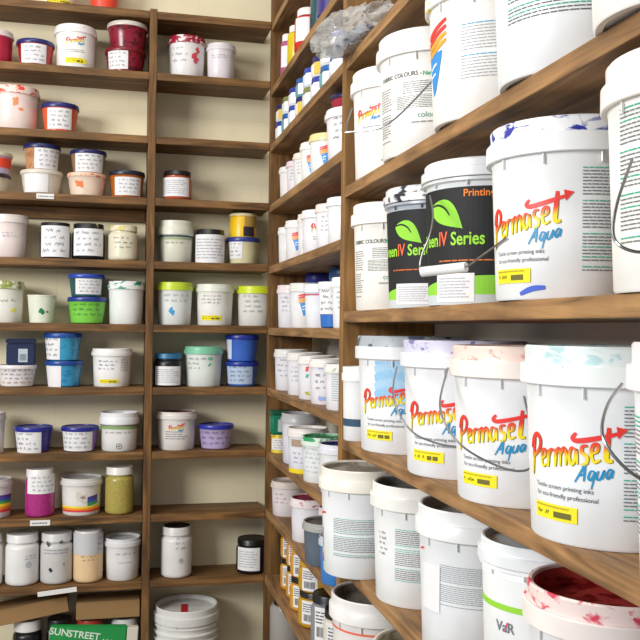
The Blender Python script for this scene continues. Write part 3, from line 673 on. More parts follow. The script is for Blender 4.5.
item(0.214, 2.542, -0.9850, 0.092, 0.2050, 'pail', 'paint bucket', 'big white ribbed bucket with a strip of red tape on its lid', '#e4e4e0', '#dededa', tape=True)
item(-0.218, 2.584, -0.9850, 0.039, 0.1740, 'jar', 'paint jar', 'black jar with a pale lid under the tilted kraft box', '#141416', '#d8d8d4', group='paint tubs, jars and buckets on the back shelves')
item(-0.133, 2.580, -0.9850, 0.035, 0.1717, 'jar', 'paint jar', 'black jar with narrow white labels behind the green pack', '#141416', '#1a1a1c', d=[('paper',0,50,.2,.5,'print'),('paper',0,50,.6,.85,'print')], group='paint tubs, jars and buckets on the back shelves')
item(-0.050, 2.583, -0.9850, 0.038, 0.1673, 'jar', 'paint jar', 'jar with a red lid showing above the green pack', '#1c1618', '#b43a2c', group='paint tubs, jars and buckets on the back shelves')
item(0.044, 2.584, -0.9850, 0.039, 0.1641, 'jar', 'paint jar', 'pale jar below the straight kraft box beside the upright', '#d8d4cc', '#dedede', group='paint tubs, jars and buckets on the back shelves')
item(0.502, 1.558, 0.2730, 0.085, 0.1930, 'bucket', 'paint bucket', 'small white bucket with red lettering beside the divider, shelf above eye level', '#f4f3f0', '#f4f3f0', d=[('logo',-40,.58,.55),('text',4,.66,.008,'TIME','#d83030',1),('text',4,.58,.008,'AQUA','#d83030',1),('print',-8,42,.40,.47,2,'#a8a8b0'),('print',10,30,.12,.15,1,'#606068'),], group='large buckets on the near right shelves')
item(0.504, 1.366, 0.2730, 0.095, 0.1940, 'bucket', 'paint bucket', 'white bucket with black and green print and leaning wire handle, upper near shelf', '#f4f3f0', '#f0efec', d=[('text',-40,.62,.0095,'FABRIC COLOURS -','#5a5a5a',1),('text',19,.615,.0095,'New 100% Solvent Free','#28a878',1),('print',-62,12,.12,.56,21,'#787a7c'),('print',8,42,.48,.58,6,'#707476'),('print',6,48,.36,.47,8,'#606466'),('text',-8,.285,.0125,'color','#4a9c88',0),('text',14,.285,.0125,'maker','#505050',1),('print',6,30,.235,.265,1,'#888888')], wire=[(0.3577, 1.335, 0.3451), (0.3447, 1.315, 0.3179), (0.3394, 1.3, 0.3005), (0.3428, 1.295, 0.2981), (0.3901, 1.25, 0.3033), (0.4539, 1.235, 0.3691)], group='large buckets on the near right shelves')
item(0.499, 1.117, 0.2730, 0.095, 0.1940, 'bucket', 'paint bucket', 'white bucket with yellow paint on its lid rim and a blue logo', '#f4f3f0', '#f4f3f0', cap='#f2ecd0', smear='#f0d020', amt=.35, d=[('rlogo',-66,.42,1.1),('print',6,36,.25,.62,18,'#a8aab0','#40a0c8')], group='large buckets on the near right shelves')
item(0.499, 0.906, 0.2730, 0.095, 0.1940, 'bucket', 'paint bucket', 'white bucket with dense grey and green small print, upper near shelf', '#edf0f2', '#f4f3f0', d=[('print',0,52,.3,.98,35,'#5c6066','#30a888')], group='large buckets on the near right shelves')
item(0.494, 0.691, 0.2730, 0.095, 0.1940, 'bucket', 'paint bucket', 'plain white bucket whose base shows in the top right corner', '#f4f3f0', '#f4f3f0', group='large buckets on the near right shelves')
item(0.506, 1.558, 0.0340, 0.085, 0.1920, 'bucket', 'paint bucket', 'white bucket with green and black small print next to the divider, middle shelf', '#f4f2ec', '#f4f2ec', d=[('text',-40,.62,.0095,'FABRIC COLOURS -','#5a5a5a',1),('text',19,.615,.0095,'New 100% Solvent Free','#28a878',1),('print',-62,12,.12,.56,21,'#787a7c'),('print',8,42,.48,.58,6,'#707476'),('print',6,48,.36,.47,8,'#606466'),('text',-8,.285,.0125,'color','#4a9c88',0),('text',14,.285,.0125,'maker','#505050',1),('print',6,30,.235,.265,1,'#888888')], group='large buckets on the near right shelves')
item(0.511, 1.357, 0.0340, 0.090, 0.1902, 'clear', 'ink bucket', 'clear bucket of dark ink, green leaf on black label, smeared dark lid', '#4c5664', '#dcdee0', smear='#1c2430', amt=.45, d=[('band',.0,.80,'#15171a'),('swoosh',0,.0,.20,'#8ed23c'),('leaf',-36,.60,.9),('gtext',-45,.43),('print',-25,35,.30,.325,1,'#e06a34'),('paper',-30,24,.03,.20,'print')], bodytop='#a8aeb8', group='large buckets on the near right shelves')
item(0.508, 1.153, 0.0340, 0.094, 0.1936, 'clear', 'ink bucket', 'clear bucket with green leaf, black label and a white grip on its wire handle', '#c8ccd0', '#e6e8ea', d=[('band',.0,.80,'#15171a'),('swoosh',0,.0,.20,'#8ed23c'),('leaf',-42,.60,1.0),('gtext',-45,.41),('text',0,.735,.0135,'Printing Inks','#f08428',1),('print',-15,35,.29,.315,1,'#e07a3c'),('paper',-33,21,.02,.215,'print')], bodytop='#d4d8da', grip=True, wire=[(0.4092, 1.12, 0.1793), (0.399, 1.08, 0.1486), (0.3861, 1.055, 0.1199), (0.3735, 1.045, 0.0973), (0.3662, 1.035, 0.0802), (0.3671, 1.03, 0.0714), (0.3796, 1.015, 0.072), (0.3918, 1.0, 0.0732), (0.406, 0.985, 0.0756), (0.4107, 0.955, 0.0853), (0.4167, 0.93, 0.0949), (0.4173, 0.9, 0.1022)], group='large buckets on the near right shelves')
item(0.504, 0.917, 0.0340, 0.095, 0.1925, 'bucket', 'paint bucket', 'white bucket with red-yellow lettering and ink-blue smears on its lid, middle shelf', '#f0f3f5', '#eef1f3', capsmear='#28329c', amt=.42, fleck='#28329c', d=[('logo',-37,0.44,1.0),('text',-42,0.255,.0064,'Textile screen printing inks','#4a4e58',0),('text',-40,0.212,.0064,'for eco-friendly professional','#4a4e58',0),('sticker',-48,19,0.095,0.175),('print',28,20,.15,.72,32,'#70767c','#3cb496'),('stroke',-28,.05,.03,'#4060c8')], group='large buckets on the near right shelves')
item(0.504, 0.669, 0.0340, 0.095, 0.2000, 'bucket', 'paint bucket', 'white bucket with fine green and grey print cut by the right edge, middle shelf', '#f4f2ee', '#f4eee8', d=[('print',-18,40,.2,.78,32,'#70767a','#20a888')], wire=[(0.3994, 0.63, 0.1373), (0.3689, 0.6, 0.1), (0.3558, 0.585, 0.0738), (0.3571, 0.575, 0.062), (0.3725, 0.57, 0.0585), (0.3877, 0.565, 0.0672)], group='large buckets on the near right shelves')
item(0.452, 1.606, -0.2070, 0.034, 0.1373, 'bucket', 'paint tub', 'small white tub half hidden behind the blue-smeared bucket by the divider', '#e8eaec', '#f0f0f0', d=[('band',.2,.3,'#2c4c68')], group='large buckets on the near right shelves')
item(0.504, 1.473, -0.2070, 0.095, 0.1962, 'bucket', 'paint bucket', 'white bucket with a wash of blue paint behind its red lettering, nearest the divider', '#eef1f4', '#e4e8ea', cap='#a9b0b6', capsmear='#4c5c70', fleck='#2a8cc8', amt=.38, top='#5c6270', d=[('wash',-22,.55,'#5aa8dc'),('logo',-27,0.46,1.0),('text',-32,0.275,.0064,'Textile screen printing inks','#4a4e58',0),('text',-30,0.232,.0064,'for eco-friendly professional','#4a4e58',0),('sticker',-38,19,0.115,0.195),], group='large buckets on the near right shelves')
item(0.504, 1.223, -0.2070, 0.095, 0.1926, 'bucket', 'paint bucket', 'white bucket with red lettering and a violet-stained lid, second from the divider', '#eff1f5', '#ecebf2', cap='#cccbe0', capsmear='#7c78ac', amt=.4, top='#4c4e8c', d=[('logo',-27,0.46,1.0),('text',-32,0.275,.0064,'Textile screen printing inks','#4a4e58',0),('text',-30,0.232,.0064,'for eco-friendly professional','#4a4e58',0),('sticker',-38,19,0.115,0.195),], wire=[(0.4035, 1.235, -0.0538), (0.3833, 1.19, -0.0869), (0.3824, 1.155, -0.1157), (0.3958, 1.135, -0.1381), (0.4216, 1.12, -0.15), (0.451, 1.115, -0.1552)], group='large buckets on the near right shelves')
item(0.504, 1.026, -0.2070, 0.095, 0.1889, 'bucket', 'paint bucket', 'white bucket with red lettering and a salmon pink lid, third from the divider', '#f0f2f5', '#f0e6e0', cap='#eed6cc', capsmear='#dc9484', fleck='#b82c20', amt=.4, top='#d88878', d=[('logo',-30,0.46,1.0),('text',-35,0.275,.0064,'Textile screen printing inks','#4a4e58',0),('text',-33,0.232,.0064,'for eco-friendly professional','#4a4e58',0),('sticker',-41,19,0.115,0.195),('print',32,20,.15,.72,32,'#70767c','#3cb496'),], wire=[(0.4101, 1.05, -0.0469), (0.3809, 1.0, -0.0852), (0.3765, 0.965, -0.111), (0.3898, 0.94, -0.1333), (0.4221, 0.925, -0.1509), (0.4513, 0.925, -0.1571), (0.4672, 0.93, -0.1481), (0.4668, 0.935, -0.1123), (0.4626, 0.945, -0.0742)], group='large buckets on the near right shelves')
item(0.504, 0.823, -0.2070, 0.095, 0.1931, 'bucket', 'paint bucket', 'white bucket with red lettering and pale turquoise smears on its lid', '#eff2f5', '#e8efee', cap='#dce6e5', capsmear='#b4d2d6', fleck='#2a90c8', amt=.45, top='#b4ccc8', d=[('logo',-31,0.46,1.0),('text',-36,0.275,.0064,'Textile screen printing inks','#4a4e58',0),('text',-34,0.232,.0064,'for eco-friendly professional','#4a4e58',0),('sticker',-42,19,0.115,0.195),('print',26,20,.15,.72,32,'#70767c','#3cb496'),], group='large buckets on the near right shelves')
item(0.504, 0.624, -0.2070, 0.095, 0.1992, 'bucket', 'paint bucket', 'white bucket cut by the right edge beside the largest lettered one', '#f0f2f5', '#f0e8ea', d=[('print',-50,30,.2,.7,27,'#70767a','#20a888')], wire=[(0.3861, 0.62, -0.0398), (0.3621, 0.6, -0.0535), (0.3454, 0.58, -0.0704), (0.3467, 0.57, -0.085), (0.3604, 0.56, -0.1007), (0.3892, 0.56, -0.1114)], group='large buckets on the near right shelves')
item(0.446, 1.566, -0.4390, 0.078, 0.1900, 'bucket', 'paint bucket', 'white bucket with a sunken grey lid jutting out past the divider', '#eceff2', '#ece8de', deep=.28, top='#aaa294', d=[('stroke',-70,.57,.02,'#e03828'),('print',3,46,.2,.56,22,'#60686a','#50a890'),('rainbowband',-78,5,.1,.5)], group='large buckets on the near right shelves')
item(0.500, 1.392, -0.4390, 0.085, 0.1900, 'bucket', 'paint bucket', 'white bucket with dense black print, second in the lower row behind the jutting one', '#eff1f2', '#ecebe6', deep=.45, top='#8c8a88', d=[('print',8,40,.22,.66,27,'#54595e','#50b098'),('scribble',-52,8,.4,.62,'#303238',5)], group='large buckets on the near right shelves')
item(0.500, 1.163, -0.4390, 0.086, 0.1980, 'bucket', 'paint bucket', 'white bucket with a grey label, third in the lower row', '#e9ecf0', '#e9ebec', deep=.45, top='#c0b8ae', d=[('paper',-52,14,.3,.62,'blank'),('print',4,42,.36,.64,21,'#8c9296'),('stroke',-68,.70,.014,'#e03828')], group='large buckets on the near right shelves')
item(0.503, 0.965, -0.4390, 0.080, 0.1970, 'clear', 'ink bucket', 'clear-lidded white bucket with a lime green stripe', '#f0f3f4', '#e4e9ec', d=[('slantband',.62,.035,'#92d034'),('text',-38,.5,.016,'VaR','#70757c',1),('text',-40,.5,.016,'  /','#e04060',1),('text',-28,.36,.013,'OSR Kris Black L','#505860',0),('print',-34,26,.38,.42,1,'#8a9096'),('print',-30,20,.2,.3,2,'#7a8086')], group='large buckets on the near right shelves')
item(0.487, 0.798, -0.4390, 0.086, 0.1900, 'bucket', 'paint bucket', 'bucket with a lid of dried red paint in the bottom right corner', '#e6e8ea', '#efe6e2', deep=.6, cap='#e6d4d0', top='#b4403a', topmark='#7c1414', capsmear='#cc4058', amt=.5, group='large buckets on the near right shelves')
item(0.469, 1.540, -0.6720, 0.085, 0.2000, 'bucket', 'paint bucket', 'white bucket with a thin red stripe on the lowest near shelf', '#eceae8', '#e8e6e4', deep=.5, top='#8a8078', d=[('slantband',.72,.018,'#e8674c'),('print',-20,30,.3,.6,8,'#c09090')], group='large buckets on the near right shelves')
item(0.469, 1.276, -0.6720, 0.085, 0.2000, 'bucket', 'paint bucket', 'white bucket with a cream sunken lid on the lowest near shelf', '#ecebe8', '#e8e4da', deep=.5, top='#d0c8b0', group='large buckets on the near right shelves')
item(0.455, 2.372, 0.6830, 0.022, 0.1153, 'bottle', 'paint bottle', 'tall pink paint bottle with a white cap by the corner', '#b05480', '#ece8e8', d=[('paper',-10,50,.2,.7,'blank')], group='paint containers in the far bay of the side shelves')
item(0.456, 2.262, 0.6830, 0.025, 0.1021, 'bottle', 'paint bottle', 'tall yellow paint bottle with a white cap', '#d8c010', '#ece8e4', d=[('paper',30,40,.02,.3,'blank')], group='paint containers in the far bay of the side shelves')
item(0.465, 2.159, 0.6830, 0.036, 0.1100, 'bottle', 'paint bottle', 'large red paint bottle with a white cap', '#c82018', '#ece8e8', d=[('paper',-30,32,.22,.75,'blank')], group='paint containers in the far bay of the side shelves')
item(0.459, 1.976, 0.6830, 0.030, 0.0950, 'bottle', 'paint bottle', 'dark teal paint bottle with a white cap behind the red one', '#1f4c54', '#e8e8e8', d=[('paper',25,25,.1,.8,'blank')], group='paint containers in the far bay of the side shelves')
item(0.463, 1.904, 0.6830, 0.034, 0.1000, 'bottle', 'paint bottle', 'indigo paint bottle nearest the divider on the top side shelf', '#382c78', '#ece8ec', d=[('paper',50,20,.1,.8,'blank')], group='paint containers in the far bay of the side shelves')
item(0.462, 2.420, 0.5220, 0.032, 0.0480, 'jar', 'paint jar', 'small jar with royal blue cap, lower craft paint row, nearest the corner', '#e6e6ea', '#283c9c', d=[('paper',-10,38,.12,.7,'blank','#ffffff')], group='small craft paint jars stacked on the side shelf')
item(0.462, 2.420, 0.5700, 0.031, 0.0460, 'jar', 'paint jar', 'small jar with navy cap, upper craft paint row, nearest the corner', '#e8e4da', '#232468', d=[('paper',-10,38,.12,.7,'blank','#d8b848')], group='small craft paint jars stacked on the side shelf')
item(0.462, 2.330, 0.5220, 0.032, 0.0480, 'jar', 'paint jar', 'small jar with bright blue cap, lower craft paint row, second from the corner', '#6ca4a8', '#205ca8', d=[('paper',-10,38,.12,.7,'blank','#f0f0f4')], group='small craft paint jars stacked on the side shelf')
item(0.462, 2.330, 0.5700, 0.031, 0.0460, 'jar', 'paint jar', 'small jar with olive cap, upper craft paint row, second from the corner', '#dfe4e0', '#7c8448', d=[('paper',-10,38,.12,.7,'blank','#e6e6e6')], group='small craft paint jars stacked on the side shelf')
item(0.462, 2.240, 0.5220, 0.032, 0.0480, 'jar', 'paint jar', 'small jar with mid blue cap, lower craft paint row, third from the corner', '#d8e0ee', '#2c48a8', d=[('paper',-10,38,.12,.7,'blank','#ffffff')], group='small craft paint jars stacked on the side shelf')
item(0.462, 2.240, 0.5700, 0.031, 0.0460, 'jar', 'paint jar', 'small jar with royal blue cap, upper craft paint row, third from the corner', '#e6e6ea', '#283c9c', d=[('paper',-10,38,.12,.7,'blank','#ffffff')], group='small craft paint jars stacked on the side shelf')
item(0.462, 2.150, 0.5220, 0.032, 0.0480, 'jar', 'paint jar', 'small jar with navy cap, lower craft paint row, fourth from the corner', '#e8e4da', '#232468', d=[('paper',-10,38,.12,.7,'blank','#d8b848')], group='small craft paint jars stacked on the side shelf')
item(0.462, 2.150, 0.5700, 0.031, 0.0460, 'jar', 'paint jar', 'small jar with bright blue cap, upper craft paint row, fourth from the corner', '#6ca4a8', '#205ca8', d=[('paper',-10,38,.12,.7,'blank','#f0f0f4')], group='small craft paint jars stacked on the side shelf')
item(0.462, 2.060, 0.5220, 0.032, 0.0480, 'jar', 'paint jar', 'small jar with olive cap, lower craft paint row, fifth from the corner', '#dfe4e0', '#7c8448', d=[('paper',-10,38,.12,.7,'blank','#e6e6e6')], group='small craft paint jars stacked on the side shelf')
item(0.462, 2.060, 0.5700, 0.031, 0.0460, 'jar', 'paint jar', 'small jar with mid blue cap, upper craft paint row, fifth from the corner', '#d8e0ee', '#2c48a8', d=[('paper',-10,38,.12,.7,'blank','#ffffff')], group='small craft paint jars stacked on the side shelf')
item(0.462, 1.970, 0.5220, 0.032, 0.0480, 'jar', 'paint jar', 'small jar with royal blue cap, lower craft paint row, third from the divider', '#e6e6ea', '#283c9c', d=[('paper',-10,38,.12,.7,'blank','#ffffff')], group='small craft paint jars stacked on the side shelf')
item(0.462, 1.970, 0.5700, 0.031, 0.0460, 'jar', 'paint jar', 'small jar with navy cap, upper craft paint row, third from the divider', '#e8e4da', '#232468', d=[('paper',-10,38,.12,.7,'blank','#d8b848')], group='small craft paint jars stacked on the side shelf')
item(0.462, 1.880, 0.5220, 0.032, 0.0480, 'jar', 'paint jar', 'small jar with bright blue cap, lower craft paint row, second from the divider', '#6ca4a8', '#205ca8', d=[('paper',-10,38,.12,.7,'blank','#f0f0f4')], group='small craft paint jars stacked on the side shelf')
item(0.462, 1.880, 0.5700, 0.031, 0.0460, 'jar', 'paint jar', 'small jar with olive cap, upper craft paint row, second from the divider', '#dfe4e0', '#7c8448', d=[('paper',-10,38,.12,.7,'blank','#e6e6e6')], group='small craft paint jars stacked on the side shelf')
item(0.462, 1.790, 0.5220, 0.032, 0.0480, 'jar', 'paint jar', 'small jar with mid blue cap, lower craft paint row, nearest the divider', '#d8e0ee', '#2c48a8', d=[('paper',-10,38,.12,.7,'blank','#ffffff')], group='small craft paint jars stacked on the side shelf')
item(0.462, 1.790, 0.5700, 0.031, 0.0460, 'jar', 'paint jar', 'small jar with royal blue cap, upper craft paint row, nearest the divider', '#e6e6ea', '#283c9c', d=[('paper',-10,38,.12,.7,'blank','#ffffff')], group='small craft paint jars stacked on the side shelf')
item(0.471, 2.354, 0.3500, 0.042, 0.0826, 'bucket', 'paint tub', 'white tub with orange lettering by the corner, third side shelf', '#ece9e8', '#e9e4e4', d=[('stroke',-10,.5,.02,'#e0683c')], group='paint containers in the far bay of the side shelves')
item(0.473, 2.254, 0.3500, 0.044, 0.0800, 'bucket', 'paint tub', 'white tub with a pinkish lid, third side shelf', '#e8e4e8', '#e4d0d8', d=[('scribble',-10,45,.35,.75,'#8c8c98',4)], group='paint containers in the far bay of the side shelves')
item(0.469, 2.163, 0.3500, 0.040, 0.0834, 'bucket', 'paint tub', 'white tub with a cream lid, third side shelf', '#ececec', '#ecdfd2', d=[('scribble',-10,45,.35,.75,'#8c8c98',4)], group='paint containers in the far bay of the side shelves')
item(0.472, 2.077, 0.3500, 0.043, 0.0925, 'bucket', 'paint tub', 'white tub with a blue and orange wedge logo, third side shelf', '#efefef', '#ecece4', d=[('rlogo',-20,.42,.55)], group='paint containers in the far bay of the side shelves')
item(0.479, 1.976, 0.3500, 0.050, 0.0909, 'bucket', 'paint tub', 'white tub with a yellow lid and blue wedge logo, beside the large bucket', '#efefef', '#ecd898', d=[('rlogo',-14,.42,.55)], group='paint containers in the far bay of the side shelves')
item(0.489, 1.800, 0.3500, 0.064, 0.1060, 'bucket', 'paint bucket', 'larger white bucket with black handwriting beside the divider, third side shelf', '#ecebef', '#eceaee', d=[('scribble',-5,50,.35,.85,'#505058',4)], group='paint containers in the far bay of the side shelves')
item(0.489, 1.800, 0.4560, 0.055, 0.0300, 'tub', 'paint tub', 'dark indigo tub with a red band lying on the white bucket', '#a82840', '#20184c', group='paint containers in the far bay of the side shelves')
item(0.463, 2.357, 0.1760, 0.034, 0.0951, 'bucket', 'paint tub', 'narrow white tub by the corner, fourth side shelf', '#ecebeb', '#e8e6e4', group='paint containers in the far bay of the side shelves')
item(0.469, 2.256, 0.1760, 0.040, 0.1015, 'bucket', 'paint tub', 'white tub with a blue and yellow wedge logo, fourth side shelf', '#edecee', '#e9e7e4', d=[('rlogo',-10,.45,.6)], group='paint containers in the far bay of the side shelves')
item(0.477, 2.165, 0.1760, 0.034, 0.1080, 'bucket', 'paint tub', 'white tub with small orange lettering half hidden behind the red-lidded one', '#edecee', '#ece0d8', d=[('stroke',0,.5,.02,'#e0683c'),('print',0,40,.2,.4,4,'#9a9aa4')], group='paint containers in the far bay of the side shelves')
item(0.484, 2.053, 0.1760, 0.055, 0.1020, 'bucket', 'paint bucket', 'white bucket with a red lid top and red logo, fourth side shelf', '#efeef2', '#eceaec', top='#e05848', smear='#e06a5c', amt=.3, d=[('logo',-5,.6,.5),('print',0,30,.3,.4,2,'#9a9aa4'),('sticker',15,14,.05,.15)], group='paint containers in the far bay of the side shelves')
item(0.474, 1.904, 0.1760, 0.045, 0.0967, 'bucket', 'paint tub', 'white tub with a pinkish lid right of the red-lidded bucket', '#efeef2', '#ecdcd8', d=[('scribble',-10,45,.35,.75,'#8c8c98',4)], group='paint containers in the far bay of the side shelves')
item(0.481, 1.799, 0.1760, 0.052, 0.0961, 'bucket', 'paint bucket', 'tall plain white bucket by the divider, fourth side shelf', '#eff0f2', '#ecedf0', d=[('stroke',0,.2,.02,'#606068')], group='paint containers in the far bay of the side shelves')
item(0.475, 2.359, 0.0020, 0.046, 0.1141, 'bucket', 'paint tub', 'white tub with a pinkish rim by the corner, eye-level side shelf', '#ebeaf0', '#ecdfe0', d=[('scribble',-10,45,.35,.75,'#8c8c98',4)], group='paint containers in the far bay of the side shelves')
item(0.477, 2.190, 0.0020, 0.048, 0.1113, 'bucket', 'paint tub', 'white tub with an orange and blue wedge logo, eye-level side shelf', '#efeff2', '#e8e8e2', d=[('rlogo',-8,.5,.7)], group='paint containers in the far bay of the side shelves')
item(0.467, 1.982, 0.0020, 0.044, 0.0991, 'bucket', 'paint bucket', 'plain white bucket with a red line under its lid, eye-level side shelf', '#eceef4', '#f0f0f2', d=[('band',.74,.78,'#c06078'),('scribble',45,20,.3,.85,'#9aa0b8',5)], group='paint containers in the far bay of the side shelves')
item(0.552, 2.400, 0.0020, 0.036, 0.1500, 'tub', 'paint tub', 'pale aqua tub with an indigo lid standing behind the plain white bucket', '#a8d4dc', '#3438a0', group='paint containers in the far bay of the side shelves')
item(0.555, 2.126, 0.0020, 0.038, 0.1480, 'tub', 'paint tub', 'bright blue tub with a dark blue lid by the divider, eye-level side shelf', '#2c7cd0', '#1c4c84', group='paint containers in the far bay of the side shelves')
item(0.471, 1.745, 0.0020, 0.042, 0.1022, 'bucket', 'paint tub', 'white tub with a clean white lid against the divider, eye-level side shelf', '#eef0f4', '#f2f2f4', d=[('scribble',-10,45,.35,.75,'#8c8c98',4)], group='paint containers in the far bay of the side shelves')
item(0.472, 1.885, 0.0020, 0.038, 0.1000, 'tub', 'paint tub', 'blue tub mostly hidden by its white label, eye-level side shelf', '#2c70c4', '#eceef2', d=[('paper',0,75,.3,.9,'hand')], group='paint containers in the far bay of the side shelves')
item(0.477, 2.392, -0.1680, 0.048, 0.1112, 'bucket', 'paint tub', 'white tub nearest the corner, sixth side shelf', '#eae9ee', '#e9e6e2', d=[('scribble',-10,45,.3,.8,'#8c8cb0',4)], group='white tubs on the sixth side shelf')
item(0.477, 2.218, -0.1680, 0.048, 0.1077, 'bucket', 'paint tub', 'white tub with a row of grey marks, second from the corner, sixth side shelf', '#eae9ee', '#e9e6e2', d=[('scribble',-10,45,.3,.7,'#8c8cb0',4)], group='white tubs on the sixth side shelf')
item(0.477, 2.079, -0.1680, 0.048, 0.1042, 'bucket', 'paint tub', 'white tub with small red, yellow and green marks, sixth side shelf', '#eae9ee', '#e9e6e2', d=[('splat',-30,.7,.006,'#e05040'),('splat',-30,.55,.005,'#50b0a0'),('splat',-30,.15,.006,'#b0b040'),('print',10,30,.3,.7,8,'#9a9aa4')], group='white tubs on the sixth side shelf')
item(0.477, 1.945, -0.1680, 0.048, 0.1015, 'bucket', 'paint tub', 'white tub with a pink and blue print, sixth side shelf', '#eae9ee', '#e9e6e2', d=[('paper',10,45,.1,.18,'blank','#90a8e0'),('splat',-30,.14,.005,'#e06070'),('paper',10,45,.78,.84,'blank','#a8b8e4'),('scribble',-30,20,.3,.7,'#50506c',3)], group='white tubs on the sixth side shelf')
item(0.479, 1.799, -0.1680, 0.050, 0.0958, 'bucket', 'paint tub', 'white tub with a grey-green print next to the divider, sixth side shelf', '#eae9ee', '#e9e6e2', smear='#a0a888', amt=.35, d=[('print',0,45,.2,.8,12,'#a0b4b4')], group='white tubs on the sixth side shelf')
item(0.462, 2.462, -0.3490, 0.026, 0.0520, 'pot', 'paint pot', 'yellow labelled pot under a green box in the corner', '#e8d048', '#e0c030', d=[('paper',-10,50,.2,.8,'hand')], group='paint containers in the far bay of the side shelves')
item(0.481, 2.275, -0.3490, 0.052, 0.1294, 'bucket', 'paint bucket', 'white bucket with a grey metal-coloured lid, seventh side shelf', '#e0e0ea', '#b8b8b8', d=[('splat',-20,.75,.003,'#202020')], group='paint containers in the far bay of the side shelves')
item(0.469, 2.130, -0.3490, 0.052, 0.1078, 'bucket', 'paint bucket', 'white bucket with a brown word and a yellow base stripe', '#e6e6f0', '#e8e4e0', d=[('band',.0,.1,'#e8d020'),('paper',-14,40,.6,.76,'blank','#a8907c'),('scribble',-20,30,.2,.5,'#9090b0',3)], group='paint containers in the far bay of the side shelves')
item(0.479, 1.992, -0.3490, 0.056, 0.1032, 'bucket', 'paint bucket', 'white bucket with a green-smeared lid, seventh side shelf', '#e8ecee', '#dce8e0', capsmear='#2c9c60', amt=.6, top='#58a070', d=[('scribble',-20,50,.2,.8,'#a8bcb8',6)], group='paint containers in the far bay of the side shelves')
item(0.483, 1.844, -0.3490, 0.054, 0.1053, 'bucket', 'paint bucket', 'white bucket with an indigo lid behind the jutting near bucket', '#e8eaee', '#e0e0ea', top='#34387c', d=[('splat',-30,.6,.006,'#d85048')], group='paint containers in the far bay of the side shelves')
item(0.479, 2.413, -0.5120, 0.050, 0.0939, 'bucket', 'paint tub', 'white tub with a thin red stripe near the corner, eighth side shelf', '#e6e0e2', '#dcd0c4', d=[('band',.82,.86,'#d04850'),('scribble',-25,30,.35,.7,'#c07c84',3)], group='paint containers in the far bay of the side shelves')
item(0.475, 2.112, -0.5120, 0.052, 0.1035, 'bucket', 'paint tub', 'white tub with a dull maroon lid, eighth side shelf', '#e8e6ec', '#e6dcde', top='#9c3c54', smear='#b04c60', amt=.3, group='paint containers in the far bay of the side shelves')
item(0.511, 2.005, -0.5120, 0.042, 0.1001, 'bucket', 'paint tub', 'white tub with a crimson lid behind the grey-blue bucket', '#e8e6ec', '#e6dcde', top='#b83c54', group='paint containers in the far bay of the side shelves')
item(0.465, 1.900, -0.5120, 0.056, 0.0921, 'bucket', 'paint bucket', 'slate blue bucket with a grey lid', '#5c6878', '#a8a8a4', deep=.4, top='#787470', group='paint containers in the far bay of the side shelves')
item(0.457, 1.750, -0.5120, 0.046, 0.0942, 'bucket', 'paint tub', 'bright blue tub with a frosted lid against the divider, eighth side shelf', '#3c80cc', '#c4ccd4', group='paint containers in the far bay of the side shelves')
item(0.482, 2.360, -0.7000, 0.033, 0.0820, 'jar', 'paint jar', 'yellow-orange jar nearest the corner, lower row, ninth side shelf', '#dca238', '#1c1a18', d=[('paper',-25,25,.15,.8,'barcode')], group='stacked jars on the ninth side shelf')
item(0.482, 2.360, -0.6180, 0.033, 0.0700, 'jar', 'paint jar', 'yellow-orange jar nearest the corner, upper row, ninth side shelf', '#dca238', '#dca238', d=[('paper',-25,25,.1,.85,'barcode')], group='stacked jars on the ninth side shelf')
item(0.482, 2.280, -0.7000, 0.033, 0.0820, 'jar', 'paint jar', 'yellow-orange jar, second from the corner, lower row, ninth side shelf', '#dca238', '#1c1a18', d=[('paper',-25,25,.15,.8,'barcode')], group='stacked jars on the ninth side shelf')
item(0.482, 2.280, -0.6180, 0.033, 0.0700, 'jar', 'paint jar', 'yellow-orange jar, second from the corner, upper row, ninth side shelf', '#dca238', '#dca238', d=[('paper',-25,25,.1,.85,'barcode')], group='stacked jars on the ninth side shelf')
item(0.482, 2.180, -0.7000, 0.042, 0.0820, 'jar', 'paint jar', 'yellow-orange jar, third from the corner, lower row, ninth side shelf', '#dca238', '#1c1a18', d=[('paper',-25,25,.15,.8,'barcode')], group='stacked jars on the ninth side shelf')
item(0.482, 2.180, -0.6180, 0.042, 0.0700, 'jar', 'paint jar', 'yellow-orange jar, third from the corner, upper row, ninth side shelf', '#dca238', '#dca238', d=[('paper',-25,25,.1,.85,'barcode')], group='stacked jars on the ninth side shelf')
item(0.482, 2.060, -0.7000, 0.046, 0.0820, 'jar', 'paint jar', 'mustard yellow jar, fourth from the corner, lower row, ninth side shelf', '#c89c24', '#1c1a18', d=[('paper',-25,25,.15,.8,'barcode')], group='stacked jars on the ninth side shelf')
item(0.482, 2.060, -0.6180, 0.046, 0.0700, 'jar', 'paint jar', 'mustard yellow jar, fourth from the corner, upper row, ninth side shelf', '#c89c24', '#c89c24', d=[('paper',-25,25,.1,.85,'barcode')], group='stacked jars on the ninth side shelf')
item(0.482, 1.930, -0.7000, 0.044, 0.1120, 'jar', 'paint jar', 'black jar with a white barcode label, lower row, ninth side shelf', '#8a8c94', '#141416', d=[('paper',-25,25,.15,.8,'barcode')], group='stacked jars on the ninth side shelf')
item(0.482, 1.820, -0.7000, 0.042, 0.1120, 'jar', 'paint jar', 'cream jar with barcode label by the divider, lower row, ninth side shelf', '#dcd8cc', '#1a1a1c', d=[('paper',-25,25,.15,.8,'barcode')], group='stacked jars on the ninth side shelf')
item(0.469, 2.220, -0.9850, 0.050, 0.1500, 'jar', 'paint jar', 'white jar with red specks at the bottom of the far side bay', '#e4e4e6', '#dcdcdc', d=[('splat',-10,.6,.006,'#c85858'),('scribble',0,30,.3,.6,'#70707c',2)], group='paint containers in the far bay of the side shelves')

